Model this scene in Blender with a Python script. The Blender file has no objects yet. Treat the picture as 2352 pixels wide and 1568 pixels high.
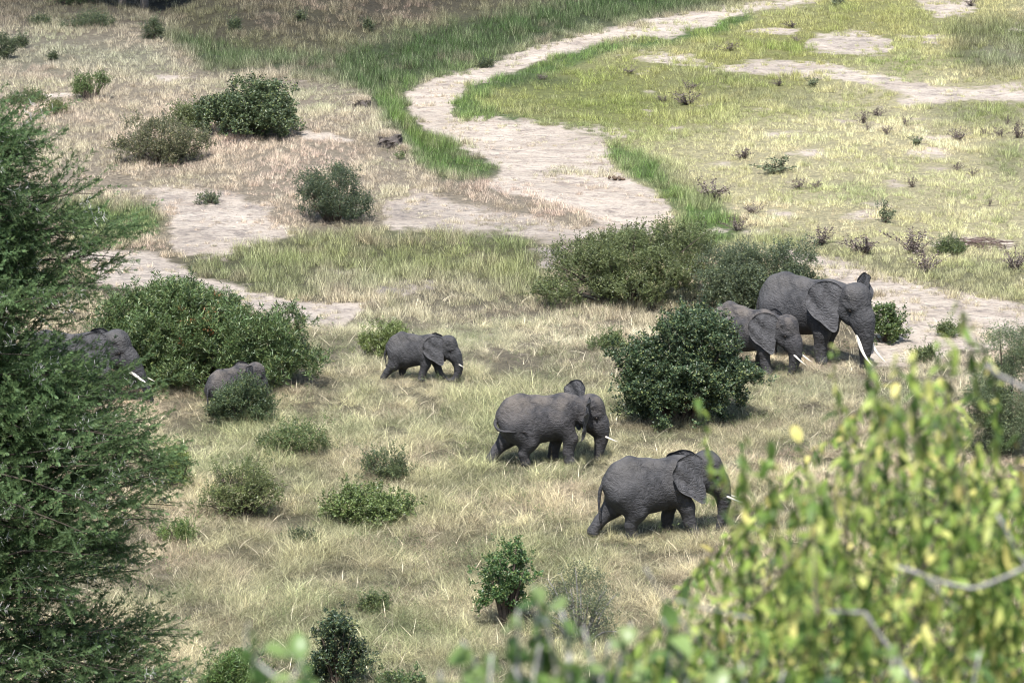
import bpy, math, random
import numpy as np
from mathutils import Vector, Matrix, Euler
R = math.radians
rng = np.random.default_rng(7)
random.seed(7)
scene = bpy.context.scene
COL = scene.collection
# ------------------------------------------------------------------ camera
CAM_Z, PITCH, LENS = 32.0, R(14.0), 135.0
FPX = 2352 * LENS / 36.0
cam_d = bpy.data.cameras.new('camera'); cam = bpy.data.objects.new('camera', cam_d); COL.objects.link(cam)
cam.location = (0, 0, CAM_Z); cam.rotation_euler = (math.pi/2 - PITCH, 0, 0)
cam_d.lens = LENS; cam_d.sensor_width = 36; cam_d.clip_start = 0.1; cam_d.clip_end = 9000
cam_d.dof.use_dof = True; cam_d.dof.focus_distance = 122; cam_d.dof.aperture_fstop = 11.0
scene.camera = cam
# ------------------------------------------------------------------ light
SUN_EL, SUN_AZ = R(63), R(192)      # azimuth clockwise from +Y (view direction): the sun stands high behind the camera
w = bpy.data.worlds.new('World'); scene.world = w; w.use_nodes = True
nt = w.node_tree; bg = nt.nodes['Background']
sky = nt.nodes.new('ShaderNodeTexSky'); sky.sky_type = 'NISHITA'; sky.sun_disc = False
sky.sun_elevation = SUN_EL; sky.sun_rotation = SUN_AZ; sky.air_density = 1.2; sky.dust_density = 1.5
nt.links.new(sky.outputs[0], bg.inputs[0]); bg.inputs[1].default_value = 0.13
sl = bpy.data.lights.new('sun', 'SUN'); sl.energy = 5.0; sl.angle = R(0.6); sl.color = (1.0, 0.98, 0.945)
sun = bpy.data.objects.new('sun', sl); COL.objects.link(sun)
sd = Vector((math.sin(SUN_AZ)*math.cos(SUN_EL), math.cos(SUN_AZ)*math.cos(SUN_EL), math.sin(SUN_EL)))
sun.rotation_euler = sd.to_track_quat('Z', 'Y').to_euler()
scene.view_settings.view_transform = 'Standard'; scene.view_settings.look = 'None'
scene.view_settings.exposure = 0.85; scene.view_settings.gamma = 1.0
scene.render.engine = 'CYCLES'
scene.cycles.filter_width = 1.05
scene.cycles.max_bounces = 5; scene.cycles.diffuse_bounces = 3; scene.cycles.transmission_bounces = 4
# ------------------------------------------------------------------ helpers: objects
def tag(o, label=None, cat=None, group=None, kind=None):
    if label: o['label'] = label
    if cat: o['category'] = cat
    if group: o['group'] = group
    if kind: o['kind'] = kind
    return o
def empty(name, loc, rz=0.0):
    o = bpy.data.objects.new(name, None); COL.objects.link(o); o.location = loc; o.rotation_euler = (0, 0, rz)
    o.empty_display_size = 0.2
    return o
def mesh_from(name, V, F, smooth=True):
    me = bpy.data.meshes.new(name)
    V = np.asarray(V, dtype=np.float32)
    if isinstance(F, np.ndarray) and F.ndim == 2 and len(F):
        k = F.shape[1]
        me.vertices.add(len(V)); me.vertices.foreach_set('co', V.ravel())
        me.loops.add(F.size); me.loops.foreach_set('vertex_index', F.ravel().astype(np.int32))
        me.polygons.add(len(F)); me.polygons.foreach_set('loop_start', np.arange(0, F.size, k, dtype=np.int32))
        me.polygons.foreach_set('loop_total', np.full(len(F), k, dtype=np.int32))
        me.update(calc_edges=True); me.validate()
    else:
        me.from_pydata([tuple(v) for v in V.tolist()], [], [tuple(f) for f in F]); me.update()
    if smooth and len(me.polygons):
        me.polygons.foreach_set('use_smooth', np.ones(len(me.polygons), dtype=bool))
    return me
def obj(name, me, mat=None, parent=None, link=True):
    o = bpy.data.objects.new(name, me)
    if link: COL.objects.link(o)
    if mat and not len(me.materials): me.materials.append(mat)
    if parent: o.parent = parent
    return o
def tube(pts, rad, n=7, closed=True):
    """tapered tube through points; returns V, F"""
    P = np.array(pts, float); rad = np.broadcast_to(np.array(rad, float), (len(P),))
    T = np.gradient(P, axis=0); T /= np.linalg.norm(T, axis=1)[:, None] + 1e-9
    up = np.array([0.13, 0.21, 0.97]);
    if abs(T[0] @ up) > 0.9: up = np.array([0.97, 0.2, 0.1])
    V = []
    u = np.cross(up, T[0]); u /= np.linalg.norm(u)
    for p, t, r in zip(P, T, rad):
        u = u - t*(u@t); u /= np.linalg.norm(u) + 1e-9; v = np.cross(t, u)
        a = np.arange(n)*2*math.pi/n
        V.append(p + r*(np.cos(a)[:, None]*u + np.sin(a)[:, None]*v))
    V = np.concatenate(V); F = []
    m = len(P)
    for i in range(m-1):
        for j in range(n):
            k = (j+1) % n
            F.append((i*n+j, i*n+k, (i+1)*n+k, (i+1)*n+j))
    if closed:
        F.append(tuple(range(n))[::-1]); F.append(tuple((m-1)*n+j for j in range(n)))
    return V, F
class MB:
    def __init__(s): s.V = []; s.F = []; s.n = 0
    def add(s, V, F):
        V = np.asarray(V); s.V.append(V); s.F += [tuple(i+s.n for i in f) for f in F]; s.n += len(V)
    def mesh(s, name, smooth=True): return mesh_from(name, np.concatenate(s.V), s.F, smooth)
def bez(a, b, c, n=8):
    t = np.linspace(0, 1, n)[:, None]; a, b, c = map(np.array, (a, b, c))
    return (1-t)**2*a + 2*t*(1-t)*b + t*t*c
def catmull(P, n=6):
    P = np.array(P, float); Q = np.vstack([2*P[0]-P[1], P, 2*P[-1]-P[-2]]); out = []
    for i in range(1, len(Q)-2):
        for t in np.linspace(0, 1, n, endpoint=False):
            out.append(0.5*((2*Q[i]) + (Q[i+1]-Q[i-1])*t + (2*Q[i-1]-5*Q[i]+4*Q[i+1]-Q[i+2])*t*t + (3*Q[i]-Q[i-1]-3*Q[i+1]+Q[i+2])*t**3))
    out.append(P[-1]); return np.array(out)
# ------------------------------------------------------------------ helpers: noise, painting
def vnoise(x, y, seed=0):
    xi = np.floor(x).astype(np.int64); yi = np.floor(y).astype(np.int64); fx = x-xi; fy = y-yi
    fx = fx*fx*(3-2*fx); fy = fy*fy*(3-2*fy)
    def h(a, b):
        n = (a*374761393 + b*668265263 + seed*974634777) & 0xffffffff
        n = ((n ^ (n >> 13)) * 1274126177) & 0xffffffff
        return ((n ^ (n >> 16)) & 0xffff)/65535.0
    return (h(xi, yi)*(1-fx)+h(xi+1, yi)*fx)*(1-fy) + (h(xi, yi+1)*(1-fx)+h(xi+1, yi+1)*fx)*fy
def fbm(x, y, seed=0, o=4):
    s = 0; a = .5; tot = 0
    for k in range(o):
        s = s + a*vnoise(x*2**k+k*17.3, y*2**k-k*9.1, seed+k); tot += a; a *= .5
    return s/tot
Q = 4; X0, Y0, X1, Y1 = -480, -360, 2840, 1980
GW, GH = (X1-X0)//Q, (Y1-Y0)//Q
gx, gy = np.meshgrid(X0+Q*(np.arange(GW)+.5), Y0+Q*(np.arange(GH)+.5))
def poly(pts):
    m = np.zeros(gx.shape, bool); n = len(pts)
    for i in range(n):
        ax, ay = pts[i]; bx, by = pts[(i+1) % n]
        if ay == by: continue
        c = ((ay > gy) != (by > gy)) & (gx < (bx-ax)*(gy-ay)/(by-ay)+ax); m ^= c
    return m.astype(np.float32)
def blur(m, r):
    r = max(1, int(r/Q)); k = 2*r+1
    for _ in range(2):
        for ax in (0, 1):
            p = [(0, 0), (0, 0)]; p[ax] = (r+1, r)
            c = np.cumsum(np.pad(m, p, mode='edge'), axis=ax)
            m = (c[k:] - c[:-k])/k if ax == 0 else (c[:, k:] - c[:, :-k])/k
    return m
def sample(A, px, py):
    x = np.clip((px-X0)/Q-.5, 0, GW-1.001); y = np.clip((py-Y0)/Q-.5, 0, GH-1.001)
    xi = x.astype(int); yi = y.astype(int); fx = x-xi; fy = y-yi
    if A.ndim == 3: fx = fx[..., None]; fy = fy[..., None]
    return (A[yi, xi]*(1-fx)+A[yi, xi+1]*fx)*(1-fy)+(A[yi+1, xi]*(1-fx)+A[yi+1, xi+1]*fx)*fy
def project(x, y, z):
    """world -> sheet coordinates used for laying out the land"""
    dz = z-CAM_Z; c, s = math.cos(PITCH), math.sin(PITCH)
    depth = np.maximum(y*c - dz*s, 1.0); upv = y*s + dz*c
    return 1176+FPX*x/depth, 784-FPX*upv/depth
def ray(px, py):
    c, s = math.cos(PITCH), math.sin(PITCH)
    a = (px-1176)/FPX; b = -(py-784)/FPX
    return np.array([a, c + b*s, -s + b*c])
# ------------------------------------------------------------------ terrain height
plateau = blur(poly([(-480, -360), (60, -360), (300, 60), (400, 95), (470, 160), (640, 172), (820, 200), (868, 262), (925, 300), (935, 345), (985, 410), (1080, 432), (1250, 455), (1400, 520), (1240, 560), (700, 640), (-480, 640)]), 12)
plateau_soft = blur(poly([(-480, -360), (1400, -360), (1400, 430), (-480, 430)]), 130)
farrise = blur(poly([(-480, -360), (1300, -360), (1260, 0), (1000, 50), (820, 90), (700, 120), (520, 110), (380, 70), (-480, 40)]), 46)
def height(x, y):
    x = np.asarray(x, float); y = np.asarray(y, float)
    fx, fy = project(x, np.maximum(y, 75), 0.0)
    z = 1.15*sample(plateau, fx, fy)*sample(plateau_soft, fx, fy)
    z = np.maximum(z, 1.9*sample(farrise, fx, fy))
    z = z + 0.45*(fbm(x/9, y/9, 3)-.5) + 0.10*(fbm(x/1.6, y/1.6, 5, 3)-.5)
    d = y + 0.02*np.abs(x)
    hill = 30.3 - 0.42*np.maximum(d, -30)
    hill = np.where(y < 2.0, 30.3-0.42*2, hill) + 0.5*(fbm(x/3, y/3, 8)-.5)
    t = hill - z
    return np.where(t > 0, z + t*np.clip(t/2.0, 0, 1), z)
def at(px, py):
    r = ray(px, py); t = (CAM_Z)/-r[2]
    for _ in range(30):
        p = np.array([0, 0, CAM_Z])+r*t; t += (float(height(p[0], p[1]))-p[2])/r[2]*0.8
    p = np.array([0, 0, CAM_Z])+r*t
    return Vector((p[0], p[1], float(height(p[0], p[1]))))
def pxm(y): return FPX/math.hypot(y, CAM_Z)      # sheet px per metre on the ground at distance y
# ------------------------------------------------------------------ land cover
LC = {k: np.array(v) for k, v in dict(
    dry=(.54, .455, .335), dryg=(.40, .38, .265), tawny=(.46, .40, .26), tawnyg=(.255, .27, .13), green=(.13, .215, .055), deep=(.075, .12, .042),
    lime=(.25, .285, .085), limey=(.36, .36, .13), straw=(.62, .56, .33), tan=(.53, .45, .33), umber=(.165, .145, .095), olive=(.19, .20, .09)).items()}
col = np.zeros(gx.shape+(3,)) + LC['tawny']; hgt = np.full(gx.shape, .36); den = np.ones(gx.shape); sand = np.zeros(gx.shape); soild = np.zeros(gx.shape)
def paint(pts, r=20, c=None, h=None, d=None, s=None, k=1.0, dk=None):
    global col, hgt, den, sand, soild
    m = blur(poly(pts), r)*k
    if c: col = col*(1-m[..., None]) + LC[c]*m[..., None]
    if h is not None: hgt = hgt*(1-m)+h*m
    if d is not None: den = den*(1-m)+d*m
    if s is not None: sand = sand*(1-m)+s*m
    if dk is not None: soild = soild*(1-m)+dk*m
BIG = 3000
paint([(-BIG, -BIG), (BIG+2400, -BIG), (BIG+2400, 560), (1560, 540), (1200, 560), (500, 560), (-BIG, 620)], 30, c='dry', h=.27)
paint([(-BIG, -BIG), (1400, -BIG), (1300, 20), (1000, 60), (760, 130), (480, 160), (380, 60), (-BIG, 90)], 30, c='umber', h=.42)  # brown grass, with the cloud shade at upper left painted into its colour
paint([(-500, 90), (330, 95), (440, 150), (300, 165), (-500, 170)], 22, c='dryg', h=.3)
paint([(480, 130), (560, 60), (640, 90), (900, 60), (1100, 10), (1300, -20), (1200, 30), (900, 110), (700, 140)], 20, c='olive', k=.6)
for p in (((380, 10), (520, 0), (560, 60), (420, 80)), ((620, 10), (800, 0), (820, 40), (640, 50))): paint(list(p), 20, c='olive', k=.5)
# right flats
flats = [(1600, 40), (1900, -10), (BIG+2400, -400), (BIG+2400, 700), (2352, 700), (2100, 640), (1880, 585), (1560, 560), (1520, 480), (1390, 360), (1400, 300), (1240, 280), (1040, 265), (1050, 220), (1230, 150)]
paint(flats, 8, c='straw', h=.22, d=1)
paint([(1020, 200), (1500, 100), (1660, 30), (2000, -40), (2200, 60), (1950, 160), (1800, 240), (1600, 300), (1440, 330), (1240, 300), (1030, 275)], 40, c='limey', h=.3)
paint([(1100, 190), (1400, 150), (1500, 200), (1560, 260), (1400, 290), (1100, 260)], 30, c='lime', k=.8)
paint([(1750, -60), (2352, -60), (2352, 170), (2100, 150), (1900, 70)], 40, c='limey', k=.7)
paint([(2170, 60), (2300, 40), (2700, 60), (2700, 180), (2200, 160)], 18, c='olive', h=.5)
paint([(2230, 110), (2352, 95), (2352, 150), (2250, 150)], 12, c='dryg', k=.6)
for p, k in [([(1560, 550), (1700, 520), (1900, 560), (2100, 600), (2352, 600), (2352, 700), (2150, 650), (1900, 590)], .75), ([(1450, 340), (1560, 380), (1680, 500), (1720, 560), (1600, 560)], .8), ([(1900, 420), (2000, 430), (2060, 470), (1950, 480)], .4), ([(2080, 230), (2352, 230), (2352, 300), (2200, 290)], .7), ([(2240, 330), (2352, 330), (2352, 420), (2290, 410)], .6), ([(1780, 215), (1900, 215), (1910, 250), (1800, 250)], .7), ([(1550, 150), (1700, 170), (1800, 200), (1700, 240), (1500, 230)], .5)]:
    paint(p, 16, c='tawnyg', h=.34, k=k)
# green bands
paint([(330, 60), (440, 80), (560, 120), (700, 130), (850, 95), (1000, 60), (1200, 20), (1300, -5), (1500, -60), (1900, -30), (1690, 8), (1500, 42), (1340, 76), (1200, 112), (1110, 152), (985, 182), (928, 212), (940, 262), (985, 298), (1060, 338), (1150, 385), (1110, 408), (1000, 410), (930, 330), (880, 262), (820, 195), (640, 166), (480, 160), (400, 100)], 12, c='deep', h=.55, d=1.25)
paint([(900, 190), (1100, 140), (1500, 30), (1500, 45), (1340, 80), (1110, 155), (985, 185), (928, 215), (940, 262), (985, 298), (1060, 338), (1160, 388), (1110, 410), (1000, 408), (930, 330), (860, 220)], 10, c='green', h=.45, k=.8)
paint([(900, 255), (960, 270), (1010, 320), (1060, 350), (980, 340), (930, 310)], 10, c='lime', k=.35)
paint([(1025, 265), (1040, 225), (1090, 190), (1210, 155), (1360, 105), (1380, 92), (1420, 98), (1620, 62), (1700, 30), (1740, 40), (1660, 75), (1500, 110), (1400, 120), (1300, 160), (1160, 200), (1090, 240), (1200, 270), (1230, 292), (1140, 285), (1040, 275)], 7, c='green', h=.4)
paint([(1120, 195), (1200, 172), (1290, 175), (1330, 195), (1230, 200), (1130, 205)], 8, c='deep', k=.8)
paint([(1390, 340), (1420, 330), (1500, 370), (1560, 440), (1660, 470), (1700, 540), (1640, 575), (1555, 560), (1552, 480), (1500, 430), (1440, 405)], 9, c='green', h=.5)
paint([(1220, 272), (1420, 300), (1400, 320), (1330, 300), (1230, 285)], 6, c='green', k=.6)
# left green patch, mid grasses
paint([(130, 465), (260, 455), (370, 490), (385, 520), (330, 555), (200, 580), (130, 560)], 14, c='tawnyg', h=.42)
paint([(150, 475), (340, 475), (375, 510), (300, 545), (160, 550)], 12, c='green', h=.42, k=.85)
paint([(410, 610), (480, 560), (600, 545), (900, 520), (1180, 535), (1260, 580), (1240, 640), (1220, 700), (860, 690), (640, 690), (450, 645)], 14, c='tawnyg', h=.44, d=1.1)
paint([(580, 580), (900, 560), (1180, 570), (1220, 640), (1000, 640), (700, 620)], 24, c='limey', k=.4)
paint([(680, 620), (1100, 620), (1180, 690), (900, 700), (740, 700)], 20, c='tan', k=.5)
paint([(820, 700), (1230, 700), (1700, 720), (1450, 850), (900, 860), (700, 840)], 40, c='tan', h=.32, k=.8)
paint([(1750, 830), (2352, 800), (2352, 950), (1800, 950)], 40, c='tan', h=.3, k=.8)
paint([(1980, 820), (2200, 800), (2352, 800), (2352, 870), (2060, 860)], 20, c='dry', k=.8, h=.26)
paint([(400, 950), (800, 900), (1700, 1000), (2352, 1000), (2400, BIG), (400, BIG)], 120, c='tawnyg', h=.42, k=.35)
for p in [((1000, 880), (1300, 860), (1400, 1000), (1100, 1010)), ((420, 1150), (700, 1180), (1000, 1220), (700, 1330), (430, 1300)), ((1000, 1230), (1300, 1200), (1500, 1260), (1300, 1400), (1050, 1350)), ((500, 1400), (900, 1380), (1100, 1500), (700, 1600)), ((450, 1000), (560, 960), (760, 1020), (640, 1080)), ((900, 1080), (1150, 1080), (1300, 1160), (1000, 1200)), ((1050, 1020), (1400, 1040), (1500, 1100), (1100, 1090)), ((1200, 1180), (1500, 1260), (1700, 1250), (1500, 1180))]:
    paint(list(p), 30, c='tawnyg', k=.55, h=.5)
for p in [((300, 1300), (700, 1250), (900, 1290), (800, 1350), (300, 1370)), ((950, 1260), (1200, 1280), (1300, 1350), (1000, 1340)), ((300, 1130), (450, 1230), (420, 1260), (260, 1240)), ((1850, 950), (2150, 930), (2150, 1000), (1900, 1020))]:
    paint(list(p), 30, c='umber', k=.35)
# bare ground
def bare(pts, r=6, k=1.0, dk=0.0): paint(pts, r+(9 if r == 8 else 5 if r > 5 else 3), s=1.0, k=k); paint(pts, r+6, dk=dk)
bare([(1900, -20), (1700, 12), (1500, 45), (1340, 80), (1200, 115), (1110, 155), (985, 185), (930, 215), (942, 265), (985, 300), (1060, 340), (1140, 380), (1175, 392), (1110, 412), (1140, 438), (1230, 458), (1310, 485), (1400, 518), (1470, 545), (1540, 515), (1548, 485), (1500, 440), (1440, 410), (1400, 378), (1395, 330), (1300, 300), (1230, 282), (1100, 268), (1030, 262), (1042, 228), (1090, 190), (1205, 158), (1230, 140), (1360, 108), (1400, 95), (1640, 60), (1660, 42), (1760, 20), (1960, -10)], 5)
bare([(870, 480), (900, 455), (1000, 450), (1100, 478), (1250, 498), (1400, 522), (1530, 520), (1480, 548), (1250, 548), (1100, 535), (900, 528)], 8, dk=.45, k=.9)
bare([(230, 428), (400, 432), (560, 450), (640, 470), (610, 500), (670, 515), (690, 545), (560, 560), (520, 590), (430, 585), (385, 560), (400, 500), (360, 455), (250, 440)], 8, dk=.35)
bare([(140, 578), (350, 582), (425, 612), (445, 634), (560, 664), (700, 694), (850, 698), (790, 748), (700, 760), (600, 728), (520, 698), (380, 665), (230, 655), (190, 615)], 6, dk=.45)
bare([(690, 300), (760, 305), (840, 325), (800, 330), (700, 318)], 4, k=.9, dk=.3)
bare([(280, 180), (380, 172), (470, 178), (400, 184)], 4, k=.8, dk=.3)
bare([(0, 215), (150, 212), (190, 220), (90, 228), (0, 225)], 4, k=.8, dk=.3)
bare([(1770, 572), (1850, 578), (1900, 592), (2000, 618), (2100, 650), (2250, 682), (2352, 705), (2700, 760), (2700, 840), (2352, 800), (2200, 800), (2150, 830), (2000, 840), (1975, 780), (1900, 640), (1800, 600)], 7, dk=.15)
bare([(1600, 142), (1680, 150), (1750, 138), (1900, 148), (2050, 178), (2170, 200), (2500, 215), (2500, 235), (2200, 228), (2090, 248), (2050, 238), (2110, 218), (1900, 178), (1780, 172), (1650, 160)], 5, dk=.3, k=.95)
bare([(1835, 108), (1880, 80), (1970, 72), (2045, 85), (2055, 115), (2000, 130), (1900, 118)], 6, dk=.4, k=.9)
bare([(2100, 10), (2130, -10), (2230, -10), (2250, 25), (2160, 40)], 6, k=.85, dk=.2)
bare([(1440, 125), (1560, 120), (1640, 145), (1600, 155), (1480, 140)], 5, k=.8, dk=.2)
for cx, cy, wx, wy, k in [(1400, 305, 70, 10, .8), (1330, 290, 60, 8, .7), (1560, 290, 60, 6, .6), (1620, 235, 30, 6, .7), (2090, 290, 90, 8, .7), (1960, 282, 60, 10, .6), (2130, 350, 60, 14, .7), (2150, 390, 60, 10, .6), (2230, 405, 30, 8, .7), (1990, 495, 60, 14, .75), (2100, 430, 90, 8, .45), (2230, 560, 110, 14, .7), (2190, 545, 40, 6, .7), (1480, 165, 30, 8, .7), (1490, 255, 20, 6, .6), (2330, 70, 40, 10, .6), (900, 665, 46, 20, 1), (980, 655, 60, 10, .8), (1268, 606, 34, 16, 1), (1265, 575, 50, 10, .8), (1090, 780, 70, 10, .7), (760, 620, 60, 8, .5), (1800, 425, 110, 4, .5), (1000, 430, 60, 8, .7), (560, 520, 40, 10, .3)]:
    d = .9 if (cy in (665, 655, 606, 575, 620)) else .1
    a = np.linspace(0, 2*math.pi, 12, endpoint=False)
    bare([(cx+wx*math.cos(t)*(1+.2*math.sin(3*t+cx)), cy+wy*math.sin(t)) for t in a], 5, k=k, dk=d)
rb = np.random.default_rng(77)
for k in range(46):
    cx, cy = rb.uniform(1450, 2350), rb.uniform(60, 600)
    if cy > 330 and rb.uniform() < .5: continue
    wx_ = rb.uniform(14, 60); a = np.linspace(0, 2*math.pi, 12, endpoint=False); ph = rb.uniform(0, 6)
    bare([(cx+wx_*math.cos(t)*(1+.35*math.sin(3*t+ph)), cy+wx_*.16*math.sin(t)) for t in a], 4, k=rb.uniform(.45, .8), dk=.15)
paint([(1010, 425), (1150, 440), (1290, 475), (1385, 515), (1330, 522), (1230, 492), (1100, 470), (1000, 450)], 6, s=0.0, c='dry', h=.34)
paint([(560, 455), (680, 462), (660, 500), (560, 500)], 8, s=0.15, c='tan', k=.7)
# ------------------------------------------------------------------ materials
def mat(name): m = bpy.data.materials.new(name); m.use_nodes = True; return m, m.node_tree, m.node_tree.nodes['Principled BSDF']
def N(nt, t, **kw):
    n = nt.nodes.new(t)
    for k, v in kw.items(): setattr(n, k, v)
    return n
def mixc(nt, f, a, b, mode='MIX'):
    n = N(nt, 'ShaderNodeMix', data_type='RGBA', blend_type=mode)
    for i, v in ((0, f), (6, a), (7, b)):
        if isinstance(v, bpy.types.NodeSocket): nt.links.new(v, n.inputs[i])
        elif i == 0: n.inputs[0].default_value = v
        else: n.inputs[i].default_value = (*v, 1)
    return n.outputs[2]
def mth(nt, op, a, b=0.0, clamp=False):
    n = N(nt, 'ShaderNodeMath', operation=op); n.use_clamp = clamp
    for i, v in ((0, a), (1, b)):
        if isinstance(v, bpy.types.NodeSocket): nt.links.new(v, n.inputs[i])
        else: n.inputs[i].default_value = v
    return n.outputs[0]
def mrange(nt, v, a, b, c=0.0, d=1.0):
    n = N(nt, 'ShaderNodeMapRange'); nt.links.new(v, n.inputs[0])
    for i, x in enumerate((a, b, c, d)): n.inputs[i+1].default_value = x
    return n.outputs[0]
def noise(nt, vec, scale, detail=4, rough=.55, dist=0.0):
    n = N(nt, 'ShaderNodeTexNoise'); n.inputs['Scale'].default_value = scale; n.inputs['Detail'].default_value = detail
    n.inputs['Roughness'].default_value = rough; n.inputs['Distortion'].default_value = dist
    if vec is not None: nt.links.new(vec, n.inputs['Vector'])
    return n.outputs[0]
def mapping(nt, vec, scale=(1, 1, 1), rot=(0, 0, 0)):
    n = N(nt, 'ShaderNodeMapping'); nt.links.new(vec, n.inputs[0]); n.inputs['Scale'].default_value = scale; n.inputs['Rotation'].default_value = rot
    return n.outputs[0]
def bump(nt, h, strength, dist, bsdf):
    n = N(nt, 'ShaderNodeBump'); n.inputs['Strength'].default_value = strength; n.inputs['Distance'].default_value = dist
    nt.links.new(h, n.inputs['Height']); nt.links.new(n.outputs[0], bsdf.inputs['Normal']); return n

# ground
M_ground, t, b = mat('savanna_ground')
pos = N(t, 'ShaderNodeNewGeometry').outputs['Position']
a_s = N(t, 'ShaderNodeAttribute', attribute_name='sand').outputs['Fac']
a_d = N(t, 'ShaderNodeAttribute', attribute_name='soildark').outputs['Fac']
a_c = N(t, 'ShaderNodeAttribute', attribute_name='gcol').outputs['Color']
n1 = noise(t, pos, 1.1, 6, .65); n2 = noise(t, pos, 7, 5, .7); n3 = noise(t, mapping(t, pos, (.6, 1.0, 1)), .35, 6, .62); n4 = noise(t, pos, 30, 3, .7)
nb = noise(t, pos, .42, 3, .6)
sf = mrange(t, mth(t, 'ADD', mth(t, 'ADD', a_s, mth(t, 'MULTIPLY', mth(t, 'SUBTRACT', nb, .5), 1.0)), mth(t, 'MULTIPLY', mth(t, 'SUBTRACT', n1, .5), 1.5)), .28, .60)
sc = mixc(t, mrange(t, n3, .35, .65), (.43, .362, .295), (.62, .53, .44))
sc = mixc(t, mrange(t, mth(t, 'ADD', mth(t, 'MULTIPLY', n1, .6), mth(t, 'MULTIPLY', n2, .4)), .50, .62, 0, .75), sc, (.22, .18, .155))
sc = mixc(t, mrange(t, noise(t, mapping(t, pos, (1.6, 3.2, 1)), 1.6, 6, .75), .56, .64, 0, .7), sc, (.17, .14, .12))
dk = mrange(t, mth(t, 'ADD', a_d, mth(t, 'MULTIPLY', mth(t, 'SUBTRACT', n1, .5), .7)), .15, .9)
sc = mixc(t, mrange(t, noise(t, mapping(t, pos, (3, 5, 1)), 2.2, 4, .8), .60, .66, 0, .75), sc, (.12, .105, .095))
sc = mixc(t, mth(t, 'MULTIPLY', dk, .8), sc, (.17, .158, .15))
sc = mixc(t, mrange(t, noise(t, mapping(t, pos, (.5, 1.5, 1), (0, 0, .5)), .5, 4, .6), .55, .68, 0, .45), sc, (.31, .245, .195))
gc = mixc(t, mrange(t, n2, .3, .7), (.30, .3, .3), (.85, .85, .85)); gcm = mixc(t, 1.0, a_c, gc, 'MULTIPLY')
cc = mixc(t, sf, gcm, sc)
cc = mixc(t, mrange(t, n4, .3, .7, 0, .25), cc, (.12, .1, .085))
t.links.new(cc, b.inputs['Base Color']); b.inputs['Roughness'].default_value = .95; b.inputs['Specular IOR Level'].default_value = .15
hh = mth(t, 'ADD', mth(t, 'MULTIPLY', n2, .6), mth(t, 'ADD', mth(t, 'MULTIPLY', noise(t, mapping(t, pos, (1, 2.2, 1)), 2.6, 5, .6), .7), mth(t, 'MULTIPLY', n4, .25)))
pit = N(t, 'ShaderNodeTexVoronoi', feature='SMOOTH_F1'); pit.inputs['Scale'].default_value = 1.9; t.links.new(pos, pit.inputs['Vector'])
hh = mth(t, 'ADD', hh, mth(t, 'MULTIPLY', mrange(t, pit.outputs[0], .08, .28), .5))
bump(t, mth(t, 'ADD', hh, mth(t, 'MULTIPLY', noise(t, mapping(t, pos, (.7, 1.3, 1)), 1.1, 4, .6), 1.6)), 1.0, .22, b)

def leafmat(name, var=.45, hue=None, trans=.3, rough=.55, inst=True, cols=None, dead=None, spec=.35):
    m, t, b = mat(name)
    rnd = N(t, 'ShaderNodeNewGeometry').outputs['Random Per Island']
    if inst:
        c = N(t, 'ShaderNodeAttribute', attribute_name='tint', attribute_type='INSTANCER').outputs['Color']
    else:
        oi = N(t, 'ShaderNodeObjectInfo').outputs['Random']
        rnd = mth(t, 'FRACT', mth(t, 'ADD', rnd, mth(t, 'MULTIPLY', oi, 7.31)))
        cr = N(t, 'ShaderNodeValToRGB'); t.links.new(rnd, cr.inputs[0])
        e = cr.color_ramp.elements
        while len(e) < len(cols): e.new(.5)
        for i, (p, k) in enumerate(cols): e[i].position = p; e[i].color = (*k, 1)
        c = cr.outputs[0]
    if hue:   # some blades lean towards another colour
        r2 = mth(t, 'FRACT', mth(t, 'MULTIPLY', rnd, 13.7)); tg = mixc(t, .38, mixc(t, 1.0, c, (1.45, 1.45, 1.45), 'MULTIPLY'), hue[0]) if var > .5 else hue[0]; c = mixc(t, mrange(t, r2, hue[1], 1, 0, hue[2]), c, tg)
    if dead: r3 = mth(t, 'FRACT', mth(t, 'MULTIPLY', rnd, 37.3)); c = mixc(t, mrange(t, r3, dead[1], dead[1]+.01, 0, 1), c, dead[0])
    v = mth(t, 'FRACT', mth(t, 'MULTIPLY', rnd, 5.13))
    v = mrange(t, mth(t, 'POWER', v, 2.0) if var > .5 else v, 0, 1, 1-var, 1+var*(1.9 if var > .5 else 1))
    vc = N(t, 'ShaderNodeCombineColor'); [t.links.new(v, vc.inputs[i]) for i in range(3)]
    c = mixc(t, 1.0, c, vc.outputs[0], 'MULTIPLY')
    t.links.new(c, b.inputs['Base Color']); b.inputs['Roughness'].default_value = rough; b.inputs['Specular IOR Level'].default_value = spec
    tr = N(t, 'ShaderNodeBsdfTranslucent'); t.links.new(c, tr.inputs[0]); ms = N(t, 'ShaderNodeMixShader'); ms.inputs[0].default_value = trans
    t.links.new(b.outputs[0], ms.inputs[1]); t.links.new(tr.outputs[0], ms.inputs[2])
    t.links.new(ms.outputs[0], t.nodes['Material Output'].inputs[0]); return m
M_grass = leafmat('grass_blade', .68, ((.62, .55, .43), .62, .7), .25, .7, spec=.12)
M_leaf = leafmat('bush_leaf', .4, ((.24, .25, .08), .7, .5), .22, .42, spec=.5)
M_leafred = leafmat('bush_leaf_red', .4, ((.30, .08, .03), .3, .8), .22, .5)
M_thornleaf = leafmat('acacia_leaf', .4, ((.24, .28, .09), .7, .6), .42, .6)
M_fore = leafmat('lime_leaf', .3, None, .45, .5, inst=False, cols=[(0, (.05, .09, .02)), (.3, (.12, .20, .04)), (.62, (.28, .37, .075)), (.88, (.50, .53, .16)), (1, (.58, .48, .16))])
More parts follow.
